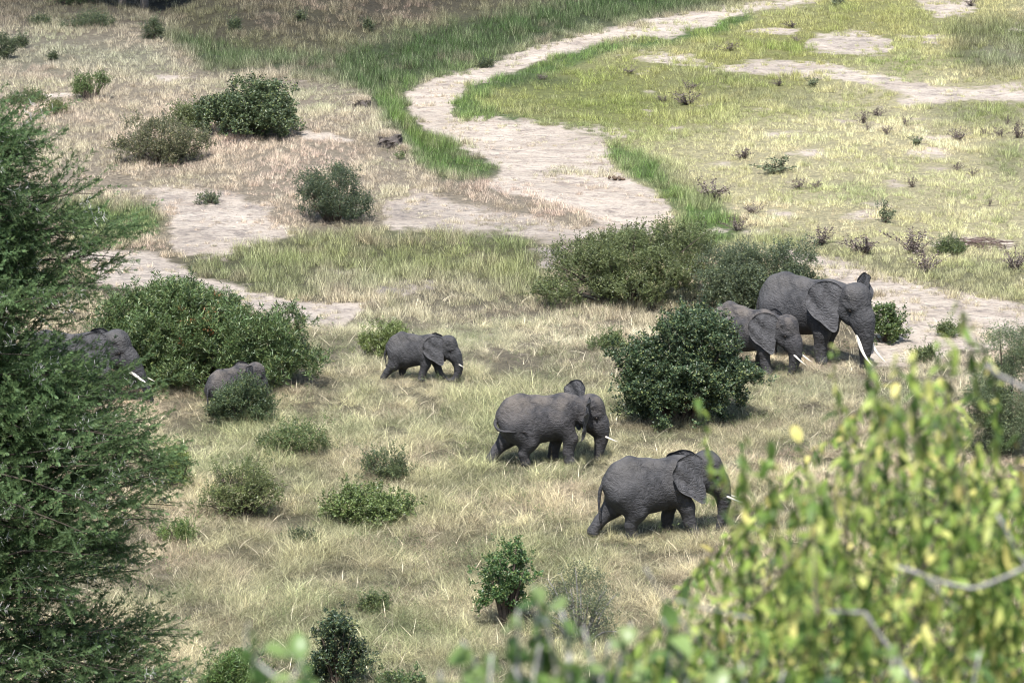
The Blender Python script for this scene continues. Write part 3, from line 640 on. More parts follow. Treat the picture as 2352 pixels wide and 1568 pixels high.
elephant((1243, 1064), 2.28, 8, 'elephant with ears flared wide and tail swung sideways, in the grass centre', M_skin_dusty,
    [(.86, 0, .10), (.42, .0, 0), (-.55, 0, .05), (-1.58, 0, -.04)], [(2.10, 0, 1.28), (2.14, 0, .95), (2.14, 0, .60), (2.16, 0, .26)], head_pitch=12, head_dz=-.08, tusk=.58, tusk_dir=(1, -.1), flare=72, flare_far=56, far_z=1.93, tilt=3, tail='side', seed=5, far_tusk=0, belly=-.02, jaw_open=.05, ear_curl=.1, ear_size=1.08)
elephant((1497, 1228), 2.40, 12, 'elephant nearest the blurred foreground leaves, ear folded flat, tail hanging straight', M_skin,
    [(1.12, 0, 0), (.50, 0, 0), (-.66, 0, .02), (-1.66, 0, -.04)], T_DOWN, head_pitch=4, hump=.03, tusk=.70, seed=6, flare=10, flare_far=2, tusk_dir=(.95, -.22))
elephant((158, 925), 2.45, -8, 'elephant mostly hidden behind the thorny tree, only head, trunk and tusk showing', M_skin,
    [(.80, 0, 0), (.4, 0, 0), (-.8, 0, 0), (-1.3, 0, 0)], [(2.16, 0, 1.30), (2.34, 0, .98), (2.50, 0, .65), (2.62, 0, .35)], head_pitch=0, tusk=.85, tusk_r=.06, tusk_dir=(.75, -.42), seed=7, flare=14)
elephant((528, 952), 1.62, 52, 'elephant calf seen from behind, standing behind the small grey-green bush', M_skin_dusty,
    [(.66, 0, 0), (.42, 0, 0), (-.9, 0, 0), (-.72, 0, 0)], T_DOWN, head_pitch=14, head_yaw=-34, tusk=.0, seed=8, flare=34, ear_size=.85, head_dz=.0)

# ------------------------------------------------------------------ bushes
def shoot(nl, L, ll, lw, seed, spread=.9, branch=3, fold=.15, droop=0.0):
    """a leafy shoot pointing +Z: leaves as folded rhombi"""
    r = np.random.default_rng(seed); V = []; F = []
    def leaf(p, d, l, w_):
        nonlocal V, F
        d = d/np.linalg.norm(d); s = np.cross(d, r.normal(size=3)); s /= np.linalg.norm(s)+1e-9; nrm = np.cross(d, s); k = len(V)
        V += [p, p+d*l*.45+s*w_*.5+nrm*fold*w_, p+d*l, p+d*l*.45-s*w_*.5+nrm*fold*w_]; F += [(k, k+1, k+2), (k, k+2, k+3)]
    stems = [(np.zeros(3), np.array([0, 0, 1.0]), L)]
    for b_ in range(branch):
        a = r.uniform(0, 6.28); q = r.uniform(.15, .6); stems.append((np.array([0, 0, q*L]), np.array([math.cos(a)*.8, math.sin(a)*.8, .7]), L*.5))
    for i in range(nl):
        o, d, l = stems[i % len(stems)] if i % 2 else stems[0]
        tt = r.uniform(.1, 1); a = r.uniform(0, 6.28); p = o+d*l*tt; dd = d*.6+np.array([math.cos(a), math.sin(a), 0])*spread+np.array([0, 0, -droop]); leaf(p, dd, ll*r.uniform(.6, 1.25), lw*r.uniform(.7, 1.2))
    return mesh_from('shoot', V, F, False)
g_small = scatter_group(source_collection('small_leaf_shoot', [shoot(44, .42, .055, .026, s) for s in range(5)], M_leaf))
g_broad = scatter_group(source_collection('broad_leaf_shoot', [shoot(34, .42, .085, .05, s+10) for s in range(5)], M_leaf))
g_long = scatter_group(source_collection('long_leaf_shoot', [shoot(36, .48, .12, .028, s+15, .7) for s in range(5)], M_leaf))
g_red = scatter_group(source_collection('red_leaf_shoot', [shoot(30, .42, .08, .04, s+30) for s in range(3)], M_leafred))
g_sparse = scatter_group(source_collection('sparse_leaf_shoot', [shoot(16, .45, .045, .022, s+50) for s in range(4)], M_leaf))
hn = 26000; hy = rng.uniform(88, 165, hn); hx = rng.uniform(-1, 1, hn)*(hy*.14+1); hz = height(hx, hy); hpx, hpy = project(hx, hy, hz)
hc = fbm(hx/1.5, hy/1.5, 120, 4); ok = (hc > .53) & (rng.uniform(size=hn) < (hc-.5)*6) & (sample(sand, hpx, hpy) < .3) & (hpy > 690+rng.uniform(0, 120, hn)); hx, hy, hz = hx[ok], hy[ok], hz[ok]; hn = len(hx); print('herbs', hn)
hD = rng.normal(0, .35, (hn, 3))+np.array([0, 0, 1]); hD /= np.linalg.norm(hD, axis=1)[:, None]
tag(scatter('green_herbs', g_sparse, np.column_stack([hx, hy, hz+.12]), euler_from_dirs(hD), rng.uniform(.5, 1.05, hn), rng.integers(0, 4, hn), np.array((.10, .135, .05))*rng.uniform(.6, 1.6, (hn, 1))), 'small green herbs growing through the tawny grass', 'herbs')
g_stalk = scatter_group(source_collection('stalk_tuft', [tuft(4, 1.0, .15, .7, .022, s+60, 4, .6) for s in range(4)], M_grass))
kn = 5200; ky = rng.uniform(88, 135, kn); kx = rng.uniform(-1, 1, kn)*(ky*.14+1); kz = height(kx, ky); kpx, kpy = project(kx, ky, kz); ok = sample(sand, kpx, kpy) < .3; kx, ky, kz = kx[ok], ky[ok], kz[ok]; kn = len(kx)
tag(scatter('dry_stalks', g_stalk, np.column_stack([kx, ky, kz]), np.stack([rng.normal(0, .2, kn), rng.normal(0, .2, kn), rng.uniform(0, 6.3, kn)], 1), rng.uniform(.3, .55, kn), rng.integers(0, 4, kn), np.array((.42, .37, .26))*rng.uniform(.6, 1.2, (kn, 1))), 'tall pale dry stalks standing above the tawny grass', 'grass')
bn = 16000; by_ = rng.uniform(88, 170, bn); bx_ = rng.uniform(-1, 1, bn)*(by_*.14+1); bz = height(bx_, by_); ok = (fbm(bx_/2.2+50, by_/2.2, 140, 4) > .60); bx_, by_, bz = bx_[ok], by_[ok], bz[ok]; bn = len(bx_); print('brown', bn)
bD = rng.normal(0, .5, (bn, 3))+np.array([0, 0, 1]); bD /= np.linalg.norm(bD, axis=1)[:, None]
tag(scatter('brown_herbs', g_sparse, np.column_stack([bx_, by_, bz+.1]), euler_from_dirs(bD), rng.uniform(.5, 1.0, bn), rng.integers(0, 4, bn), np.array((.17, .12, .085))*rng.uniform(.6, 1.5, (bn, 1))), 'withered brown herbs in patches through the grass', 'herbs')
def bush_points(lobes, n, r, noise_amp=.18, gap=.35, seed=0, inner=.35):
    """lobes: (x,y,z,rx,ry,rz) local; returns points, outward dirs"""
    vol = np.array([l[3]*l[4]+l[3]*l[5] for l in lobes]); which = r.choice(len(lobes), n, p=vol/vol.sum()); L = np.array(lobes)[which]
    d = r.normal(size=(n, 3)); d /= np.linalg.norm(d, axis=1)[:, None]; d[:, 2] = np.where(d[:, 2] < -.25, -d[:, 2], d[:, 2])
    q = 1 - inner*r.uniform(size=n)**1.7
    nz = fbm(d[:, 0]*2.6+seed+which*3, d[:, 1]*2.6+d[:, 2]*2.9-seed, 60+seed, 3)
    q = q*(1+noise_amp*4*(nz-.5)); P = L[:, :3] + d*L[:, 3:6]*q[:, None]
    keep = (nz > gap*r.uniform(.6, 1.1, n)) & (P[:, 2] > .02)
    nd = d/L[:, 3:6]; nd /= np.linalg.norm(nd, axis=1)[:, None]
    return P[keep], nd[keep]
def bush(name, label, px, base, w_, h_, g, tint, n, lobes=None, size=1.0, nv=5, cat='bush', group=None, up=.6, var=.25, depth=.8, gap=.35, amp=.18, stems=9, seed=None, inner=.35, extra=None, stemmat=None):
    seed = int(px*7+base) if seed is None else seed; r = np.random.default_rng(seed)
    f = at(px, base); s = pxm(f.y); W = w_/s; th = math.atan2(CAM_Z, f.y)
    dep = W/2*depth; cy = f.y+dep*.8; cz = float(height(f.x, cy)); H = max(.25, (h_/s - dep*.8*math.sin(th)*1.0)/math.cos(th))
    root = empty(name, (f.x, cy, cz)); tag(root, label, cat, group)
    if lobes is None: lobes = [(0, 0, .42, .40, .42, .56), (-.26, -.1, .30, .26, .30, .42), (.26, .0, .32, .26, .32, .40), (.08, -.24, .25, .3, .26, .34)]
    LB0 = [(l[0]*W, l[1]*dep*2, l[2]*H, l[3]*W, l[4]*dep*2, l[5]*H) for l in lobes]
    ncl = max(6, int(5+7*math.sqrt(W*H))); LB = []
    vol = np.array([l[3]*l[5] for l in LB0])
    for k in range(ncl*2):
        l = LB0[r.choice(len(LB0), p=vol/vol.sum())]; d = r.normal(size=3); d /= np.linalg.norm(d); d[2] = abs(d[2]) if k % 2 else -.75*abs(d[2])
        q = r.uniform(.55, .92); rs = (l[3]*l[4]*l[5])**(1/3)*r.uniform(.2, .46)
        if k % 4 == 0: q = r.uniform(.95, 1.15); rs *= .55
        LB.append((l[0]+d[0]*l[3]*q, l[1]+d[1]*l[4]*q, max(rs*.5, l[2]+d[2]*l[5]*q), rs*1.15, rs*1.15, rs*.9))
    LB += [(l[0], l[1], l[2], l[3]*.7, l[4]*.7, l[5]*.7) for l in LB0]
    P, nd = bush_points(LB, n, r, amp, gap, seed % 50, inner)
    D = nd*(1-up)+np.array([0, 0, up])+r.normal(0, .35, P.shape); D /= np.linalg.norm(D, axis=1)[:, None]
    fly = r.uniform(size=len(P)) < .12; P = P + np.where(fly[:, None], nd*r.uniform(.1, .4, (len(P), 1)), 0)
    rot = euler_from_dirs(D); k = len(P)
    zz = fbm(P[:, 0]*1.7+seed, P[:, 1]*1.7+P[:, 2]*1.9, 71, 3)
    T = np.array(tint)*(1+var*(r.uniform(-1, 1, k)+2.2*(zz-.5)))[:, None]
    P2 = P - D*.28*size
    zg = height(P2[:, 0]+f.x, P2[:, 1]+cy)-cz; P2[:, 2] = np.maximum(P2[:, 2]+zg*.8, zg-.05)
    scatter('foliage', g, P2, rot, size*r.uniform(.7, 1.3, k), r.integers(0, nv, k), T, root)
    if extra:
        gg, tt, m, nn = extra; sel = m(P2, W, H); ii = r.permutation(np.where(sel)[0])[:nn]
        o = scatter('reddish_foliage' if gg is g_red else 'pale_foliage', gg, P2[ii]+nd[ii]*.08, rot[ii], size*r.uniform(.7, 1.2, len(ii)), r.integers(0, 3, len(ii)), np.tile(tt, (len(ii), 1)), root)
    mb = MB()
    for i in range(stems*2):
        q = P[r.integers(len(P))]; b0 = np.array([q[0]*.2, q[1]*.2, -.1]); mid = (b0+q)/2+np.array([q[0]*-.12, q[1]*-.12, .12*H]); V2, F2 = tube(bez(b0, mid, q*(.97 if i % 3 else 1.07), 6), np.linspace(.010+.018*H, .005, 6), 5); mb.add(V2, F2)
    obj('stems', mb.mesh('stems'), stemmat or M_twig, root)
    return root
DK, MID, OLV, GRY, LIV = (.058, .084, .038), (.065, .095, .038), (.098, .122, .048), (.076, .100, .056), (.10, .14, .05)
bush('dark_bush', 'big dark green bush on the dry plateau, rising above its scruffy neighbour', 560, 325, 240, 135, g_broad, DK, 1500, lobes=[(.1, 0, .45, .36, .4, .55), (-.22, 0, .4, .28, .35, .42), (.3, -.1, .3, .24, .3, .36), (0, -.2, .3, .4, .3, .4)], size=1.15)
bush('low_bush', 'low olive bush joining the big dark bush to the scruffy one', 430, 300, 110, 55, g_small, OLV, 350, size=1.1)
bush('scruffy_bush', 'scruffy grey-olive bush threaded with dry straw, left of the big dark bush', 370, 385, 215, 120, g_small, (.095, .10, .055), 1100, size=1.1, extra=(g_sparse, (.33, .27, .17), lambda P, W, H: P[:, 2] > -1, 250), gap=.25)
bush('round_bush', 'round grey-green bush standing alone at the edge of the bare ground', 763, 522, 195, 140, g_small, (.055, .078, .045), 1250, lobes=[(0, 0, .5, .40, .42, .5), (-.2, -.1, .35, .26, .3, .4), (.26, 0, .3, .24, .3, .33), (.1, -.1, .2, .36, .3, .25)], size=1.0, gap=.38, stems=16)
bush('leafy_bush', 'long mounded leafy bush with reddish leaves behind the calf', 438, 914, 540, 272, g_long, (.066, .105, .036), 4800, lobes=[(-.2, .1, .45, .26, .4, .50), (.0, .12, .42, .26, .4, .52), (.22, .05, .33, .26, .4, .48), (-.32, 0, .3, .18, .3, .42), (.05, -.15, .3, .34, .35, .42), (.36, 0, .24, .14, .3, .34)], size=1.1, depth=.55, extra=(g_red, (.12, .10, .04), lambda P, W, H: (np.abs(P[:, 0]-.02*W) < .09*W) & (P[:, 2] > .35*H) & (P[:, 2] < .75*H), 45), stems=20)
bush('thicket', 'wide olive thicket at the river bend behind the elephants', 1440, 718, 430, 190, g_small, OLV, 4300, lobes=[(-.25, 0, .36, .25, .4, .44), (.0, .1, .5, .26, .4, .50), (.26, .1, .5, .26, .4, .5), (.05, -.2, .32, .4, .32, .34), (-.36, -.05, .2, .14, .3, .26)], size=1.15, depth=.55, stems=16, extra=(g_sparse, (.36, .30, .19), lambda P, W, H: (P[:, 0] > .0*W) & (P[:, 2] < .6*H), 260))
bush('grey_thicket', 'greyer green thicket directly behind the two standing elephants', 1745, 730, 290, 185, g_small, GRY, 2900, lobes=[(-.22, 0, .44, .27, .4, .5), (.12, .1, .44, .3, .4, .48), (.36, .1, .34, .16, .3, .36), (0, -.2, .3, .4, .3, .4)], size=1.1, depth=.65, stems=12)
bush('glossy_bush', 'dark glossy round bush in front of the mid-sized elephant', 1562, 996, 350, 278, g_broad, (.042, .070, .033), 3600, lobes=[(.02, 0, .50, .34, .4, .50), (-.22, -.05, .36, .26, .32, .40), (.26, -.02, .34, .24, .32, .38), (0, -.18, .26, .38, .3, .32)], size=1.0, stems=22, gap=.33, inner=.45, seed=12)
bush('small_bush', 'small grey-green bush hiding the lower half of the calf', 556, 990, 178, 122, g_small, (.052, .080, .036), 950, lobes=[(0, 0, .44, .40, .42, .5), (-.24, 0, .35, .24, .3, .4), (.26, 0, .3, .22, .3, .36)], size=1.0, stems=14)
bush('shrub', 'bright leafy green shrub right behind the small young elephant', 882, 825, 118, 86, g_long, (.115, .15, .045), 210, size=1.0, up=.85, gap=.3)
bush('upright_shrub', 'dark upright leafy shrub beside the trunk of the largest elephant', 2035, 792, 98, 84, g_broad, (.06, .095, .03), 240, size=.95, up=.9)
bush('feathery_bush', 'feathery grey-green thorny bush at the right edge of the view', 2320, 1060, 210, 330, g_sparse, (.085, .115, .06), 5200, lobes=[(.1, 0, .45, .42, .4, .5), (-.2, -.1, .3, .3, .3, .34), (.2, -.15, .25, .34, .3, .3), (0, -.2, .15, .4, .3, .2)], size=1.15, nv=4, stems=3, gap=.1)
bush('low_leafy_bush', 'low spreading bush with fresh green leaves, alone in the tawny grass', 840, 1215, 232, 98, g_broad, (.095, .135, .042), 760, size=.8, gap=.42, extra=(g_sparse, (.30, .26, .16), lambda P, W, H: P[:, 2] > -1, 90))
bush('twiggy_bush', 'straw-threaded olive bush with a bare twiggy middle, near the thorny tree', 548, 1200, 200, 150, g_small, (.11, .135, .05), 720, size=1.0, gap=.46, extra=(g_sparse, (.28, .24, .15), lambda P, W, H: P[:, 2] > -1, 110), stems=40)
bush('green_bush', 'ragged green bush just below the grey-green bush hiding the calf', 690, 1058, 150, 96, g_small, (.095, .135, .048), 420, size=.95, gap=.45, extra=(g_sparse, (.30, .26, .16), lambda P, W, H: P[:, 2] > -1, 90))
bush('grey_bush', 'low grey-green bush between the nearest walking elephants and the ragged bushes', 885, 1112, 135, 82, g_small, (.075, .10, .045), 280, size=.95, gap=.4)
bush('sapling_shrub', 'broad-leaved sapling shrub at the edge of the blurred leaves', 1165, 1450, 140, 215, g_broad, (.055, .11, .034), 330, lobes=[(0, 0, .62, .34, .4, .40), (-.15, 0, .3, .34, .4, .3), (.2, 0, .34, .22, .3, .3)], size=.85, gap=.4, stems=14)
bush('dry_twiggy_shrub', 'grey twiggy shrub with few leaves beside the broad-leaved sapling', 1335, 1490, 180, 225, g_sparse, (.085, .105, .06), 900, size=1.05, nv=4, gap=.3, stems=14, stemmat=M_greytwig)
bush('curly_bush', 'dark curly-leaved bush at the bottom edge', 778, 1600, 150, 180, g_broad, (.030, .052, .026), 520, lobes=[(-.05, 0, .62, .26, .4, .42), (.15, 0, .36, .34, .4, .34), (-.2, 0, .3, .24, .4, .3)], size=.8, stems=16, gap=.32)
bush('bottom_bush', 'fresh green leafy bush at the bottom edge left of the curly bush', 545, 1610, 170, 110, g_long, (.075, .13, .035), 380, size=.9)
bush('sprout_bush', 'sprouting low green bush at the bottom edge right of the curly bush', 925, 1600, 130, 60, g_broad, (.06, .10, .035), 160, size=.7)
bush('low_bush', 'low sprawling green bush left of the dark glossy bush', 1395, 812, 110, 46, g_small, (.09, .125, .045), 230, size=.8)
bush('low_bush', 'small dark bush in the grass below the low leafy bush', 700, 1262, 84, 50, g_small, (.07, .095, .045), 120, size=.85, gap=.4)
bush('low_bush', 'bright green low bush at the foot of the thorny tree', 405, 1252, 110, 60, g_small, (.10, .15, .04), 170, size=.85)
bush('low_bush', 'yellow-green bush pressed against the right side of the thorny tree', 408, 1130, 80, 120, g_small, (.15, .19, .05), 240, size=.9)
bush('forked_bush', 'small two-lobed bush on the dry plateau at upper left', 205, 236, 84, 66, g_small, (.075, .115, .035), 260, lobes=[(-.15, 0, .4, .34, .4, .45), (.28, .2, .62, .22, .3, .34)], size=1.0)
bush('low_bush', 'small olive bush just below the two-lobed bush', 125, 266, 62, 38, g_small, (.12, .14, .05), 110, size=1.0, gap=.4)
bush('sand_shrub', 'tiny grey-green shrub alone on the bare pale ground', 480, 472, 62, 32, g_small, (.07, .095, .05), 90, size=.9, gap=.4)
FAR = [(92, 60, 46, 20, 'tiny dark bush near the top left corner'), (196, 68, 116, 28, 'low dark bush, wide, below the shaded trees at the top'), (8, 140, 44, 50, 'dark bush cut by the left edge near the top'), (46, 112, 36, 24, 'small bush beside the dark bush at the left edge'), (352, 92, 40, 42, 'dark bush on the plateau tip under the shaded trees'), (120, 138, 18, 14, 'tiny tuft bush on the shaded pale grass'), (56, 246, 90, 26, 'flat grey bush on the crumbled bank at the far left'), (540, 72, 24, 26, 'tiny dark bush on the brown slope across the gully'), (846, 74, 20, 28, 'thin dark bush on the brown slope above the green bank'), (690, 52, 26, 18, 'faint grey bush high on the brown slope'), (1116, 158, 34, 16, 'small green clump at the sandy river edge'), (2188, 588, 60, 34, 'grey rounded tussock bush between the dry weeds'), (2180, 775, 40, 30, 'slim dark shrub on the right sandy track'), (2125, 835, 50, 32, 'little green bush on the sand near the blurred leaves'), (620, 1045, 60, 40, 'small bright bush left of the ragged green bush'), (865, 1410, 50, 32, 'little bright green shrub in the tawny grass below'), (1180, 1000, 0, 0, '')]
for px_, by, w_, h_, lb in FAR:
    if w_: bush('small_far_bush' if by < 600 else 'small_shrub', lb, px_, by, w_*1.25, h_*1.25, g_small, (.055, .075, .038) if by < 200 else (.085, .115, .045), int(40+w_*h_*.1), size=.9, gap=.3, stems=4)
# trees at the top left, shaded dark
def far_tree(px_, by, H, W, label, lean=0.0):
    p = at(px_, by); root = empty('far_tree', p); tag(root, label, 'tree', 'dark trees along the top left edge'); r = np.random.default_rng(int(px_))
    V2, F2 = tube(bez((0, 0, -.2), (lean*.3, 0, H*.35), (lean, 0, H*.75), 7), np.linspace(.24, .10, 7), 8); obj('trunk', mesh_from('trunk', V2, F2), M_bark, root)
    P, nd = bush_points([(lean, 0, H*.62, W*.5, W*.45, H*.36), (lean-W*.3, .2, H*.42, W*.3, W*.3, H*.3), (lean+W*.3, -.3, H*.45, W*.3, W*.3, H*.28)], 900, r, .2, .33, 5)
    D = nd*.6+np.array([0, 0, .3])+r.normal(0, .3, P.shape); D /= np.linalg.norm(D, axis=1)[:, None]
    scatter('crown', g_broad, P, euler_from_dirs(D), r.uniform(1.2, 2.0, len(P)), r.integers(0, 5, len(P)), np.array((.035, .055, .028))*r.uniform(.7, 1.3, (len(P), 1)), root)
far_tree(282, 16, 5.5, 3.2, 'dark tree with thick trunk cut by the top edge, leftmost of the pair'); far_tree(330, 22, 4.5, 2.6, 'dark bushy tree cut by the top edge, just right of the thick trunk', .4)
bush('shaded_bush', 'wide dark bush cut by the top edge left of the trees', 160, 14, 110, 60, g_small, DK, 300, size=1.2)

# ------------------------------------------------------------------ dry weeds on the flats
def weed_mesh(seed, n=9, green=False):
    r = np.random.default_rng(seed); st = MB(); V = []; F = []
    for i in range(n+4):
        a = r.uniform(0, 6.28); ln = r.uniform(.05, .8); Hh = r.uniform(.35, 1.0)*(1.05-.4*ln); b0 = np.array([math.cos(a), math.sin(a), 0])*.12*r.uniform(); e = b0+np.array([math.cos(a)*ln, math.sin(a)*ln, Hh])
        V2, F2 = tube(bez(b0, (b0+e)/2+np.array([0, 0, .12]), e, 5), np.linspace(.012, .005, 5), 4); st.add(V2, F2)
        for j in range(46):
            tt = r.uniform(.08, 1.02); p = b0*(1-tt)+e*tt + np.array([0, 0, .06*math.sin(tt*3.1)]) + r.normal(0, .035, 3); d = r.normal(size=3)*np.array([1, 1, .6])+np.array([0, 0, .5]); d /= np.linalg.norm(d); s = np.cross(d, r.normal(size=3)); s /= np.linalg.norm(s)
            l = r.uniform(.04, .10)*(1.5 if green else 1); k = len(V); V += [p, p+d*l*.5+s*l*.3, p+d*l, p+d*l*.5-s*l*.3]; F.append((k, k+1, k+2, k+3))
    return st.mesh('weed_stalks'), mesh_from('weed_seeds', V, F, False)
def tintmat(name, c):
    m, t, b = mat(name); rnd = N(t, 'ShaderNodeNewGeometry').outputs['Random Per Island']
    t.links.new(mixc(t, rnd, tuple(x*.5 for x in c), tuple(x*1.5 for x in c)), b.inputs['Base Color']); b.inputs['Roughness'].default_value = .85; return m
M_wseed = tintmat('purple_brown_seed', (.115, .09, .08)); M_wleaf = tintmat('weed_leaf', (.11, .13, .07))
WM = [weed_mesh(s) for s in range(5)]; WG = [weed_mesh(s+9, 8, True) for s in range(2)]
for a, b_ in WM: a.materials.append(M_weed); b_.materials.append(M_wseed)
for a, b_ in WG: a.materials.append(M_weed); b_.materials.append(M_wleaf)
WEEDS = [(1632, 458, 86, 58, 'bushiest dry weed on the green bank by the river bend', 0), (1832, 434, 50, 26, 'low dark weed in the middle of the straw flats, left of its twin', 0), (1872, 434, 46, 24, 'low dark weed in the middle of the straw flats, right of its twin', 0),
(1781, 398, 76, 38, 'pale leafy weed above the twin low dark weeds', 1), (1580, 240, 66, 32, 'dark spreading weed in the lime grass between two river arms', 0), (1582, 208, 40, 28, 'smaller dark weed directly behind the spreading one in the lime grass', 0), (1676, 118, 44, 22, 'lone dark weed near the upper bare patches', 0), (1788, 198, 30, 22, 'small brown weed just below the bare streak', 0), (1868, 200, 36, 26, 'greenish weed just below the bare streak', 1), (1524, 233, 36, 14, 'low brown weed left of the spreading one in the lime grass', 0),
(1731, 492, 44, 34, 'thin weed right of the bushiest river-bank weed', 0), (1886, 562, 66, 46, 'brown weed leftmost in the row behind the largest elephant', 0), (1986, 582, 90, 54, 'brown weed second in the row behind the largest elephant', 0), (2098, 582, 100, 62, 'tall wide weed third in the row behind the largest elephant', 0), (2124, 628, 84, 52, 'ragged weed in front of the tall wide one above the sandy track', 0), (2330, 622, 74, 66, 'tall dark weed at the right edge above the sandy track', 0),
(2201, 322, 60, 28, 'wide dark weed on the far right flats', 0), (2338, 318, 44, 46, 'tall dark weed at the right edge of the far flats', 0), (2296, 316, 34, 28, 'slim dark weed beside the tall one at the right edge', 0), (2262, 312, 22, 20, 'short slim weed between the wide dark weed and the right edge pair', 0), (2038, 310, 24, 30, 'slim upright weed on the small bare patch', 0), (1983, 284, 30, 32, 'upright dark weed at the head of the small bare patch', 0), (2013, 266, 46, 22, 'brownish weed behind the small bare patch', 0), (2078, 290, 24, 30, 'thin weed right of the small bare patch', 0), (1993, 302, 20, 20, 'tiny weed below the upright dark one', 0), (2258, 264, 14, 20, 'single thin stalk in the far right green grass', 0), (2313, 286, 18, 24, 'single tall stalk near the right edge of the far grass', 0),
(2196, 392, 38, 24, 'small weed beside the pale patches at right', 0), (2233, 404, 28, 20, 'tiny weed on the pale patch at right', 0), (2096, 430, 28, 26, 'small forked weed alone on the straw flats', 0), (2273, 474, 12, 26, 'single thin stalk alone in the straw at right', 0), (2033, 512, 44, 56, 'green sprouting weed on the bare patch in the straw', 1), (1708, 364, 54, 30, 'faint brown weed above the green river bank', 0), (1694, 530, 50, 40, 'reddish weed in the tall green grass near the thicket', 0), (2106, 334, 40, 26, 'pale green weed left of the wide dark weed', 1), (1446, 168, 40, 18, 'faint weed in the lime grass near the river', 0), (1246, 184, 36, 16, 'small weed on the green river edge at upper left', 0), (1818, 64, 34, 20, 'small dark weed near the top', 0), (1828, 96, 34, 14, 'flat brown weed left of the upper bare patch', 0), (2231, 14, 40, 22, 'dark weed at the top edge on pale ground', 0), (1921, 14, 40, 22, 'green weed at the top edge', 1)]
for i, (wx_, wy_, ww, wh, lb, gk) in enumerate(WEEDS):
    p = at(wx_, wy_); s = pxm(p.y); root = empty('dry_weed' if not gk else 'green_weed', p, random.uniform(0, 6.28)); tag(root, lb, 'weed', 'weeds on the river flats')
    st, sd_ = (WG if gk else WM)[i % (2 if gk else 5)]; sx = ww/s/.98; sz = wh/s/.95; root.scale = (sx, sx*.8, sz)
    obj('stalks', st, None, root); q = obj('seed_heads' if not gk else 'leaves', sd_, None, root); q['kind'] = 'stuff'
# dead brush pile
p = at(2253, 566); root = empty('brush_pile', p); tag(root, 'flattened pile of dead brown stems on pale ground at right', 'dead brush'); mb = MB(); r = np.random.default_rng(4)
for i in range(110):
    a = np.array([r.normal(0, .42), r.normal(0, .3), r.uniform(.0, .22)]); d = np.array([r.normal(0, .6), r.normal(0, .3), r.normal(0, .05)]); V2, F2 = tube([a-d*.5, a+np.array([0, 0, .03]), a+d*.5], [.012, .013, .006], 4); mb.add(V2, F2)
q = obj('dead_stems', mb.mesh('dead_stems'), M_weed, root); q['kind'] = 'stuff'
# dung heaps
def dung(px_, py_, s0, label, n=7):
    p = at(px_, py_); root = empty('dung_heap', p); tag(root, label, 'dung'); r = np.random.default_rng(int(px_))
    V0, F0 = _sphere(.10*s0, 8, 6); V0 = V0*(1+.12*np.sin(V0[:, :1]*60)); me = mesh_from('dung_ball', V0, F0)
    for i in range(n):
        o = obj('dung_ball', me, M_dung, root); o.location = (r.normal(0, .17*s0), r.normal(0, .12*s0), .06*s0+r.uniform(0, .08)*s0); o.scale = (r.uniform(.8, 1.4), 1, r.uniform(.7, 1)); o.rotation_euler = (0, 0, r.uniform(0, 3))
dung(1418, 414, .8, 'brown dung heap on the pale sand at the river bend'); dung(1456, 86, .6, 'small dark dung heap on the upper river sand', 5)
# crumbling soil blocks at the plateau edge
def soil_block(px_, py_, wpx, hpx, label, seed):
    p = at(px_, py_); s = pxm(p.y); Wd = wpx/s; Hh = hpx/s*.85; r = np.random.default_rng(seed); n = 26; V = []; F = []
    for k, zt in enumerate(np.linspace(0, 1, 9)):
        for j in range(n):
            a = 2*math.pi*j/n; ca, sa = math.cos(a), math.sin(a); sq = (abs(ca)**4+abs(sa)**4)**-.25
            nn = 1+.55*(fbm(np.array([ca*2.5+seed+zt*1.5]), np.array([sa*2.5+zt*2.0]), seed, 3)[0]-.5)*2
            taper = 1-.12*zt; V.append((Wd*.5*ca*sq*nn*taper, Wd*.55*sa*sq*nn*taper, -.35+zt*(Hh+.35)+(.08*Hh*math.sin(a*2+seed) if k > 5 else 0)))
    for k in range(8):
        for j in range(n): F.append((k*n+j, k*n+(j+1) % n, (k+1)*n+(j+1) % n, (k+1)*n+j))
    V.append((0, 0, Hh+.03)); F += [(8*n+j, 8*n+(j+1) % n, len(V)-1) for j in range(n)]
    o = obj('soil_block', mesh_from('soil_block', V, F, False), M_soil); o.location = p; tag(o, label, 'soil bank')
    m_ = 45; A_ = r.uniform(0, 6.28, m_); Q_ = np.sqrt(r.uniform(0, 1, m_)); scatter('grass_tufts', g_straight, np.column_stack([Wd*.46*Q_*np.cos(A_)-Wd*.1, Wd*.5*Q_*np.sin(A_), np.full(m_, Hh-.05)]), np.column_stack([r.normal(0, .3, m_), r.normal(0, .3, m_), A_]), r.uniform(.22, .34, m_), r.integers(0, 5, m_), np.tile(LC['dry']*.9, (m_, 1)), o)
soil_block(898, 334, 58, 30, 'largest dark eroded soil block on the plateau edge above the green bank', 3); soil_block(832, 244, 40, 18, 'small dark soil block higher on the plateau edge', 5); soil_block(930, 350, 22, 8, 'pale flat soil ledge just below the largest block', 8)
bush('ledge_plant', 'tiny leafy plant growing under the pale soil ledge', 918, 368, 26, 26, g_small, (.07, .11, .03), 30, size=.7, stems=3)

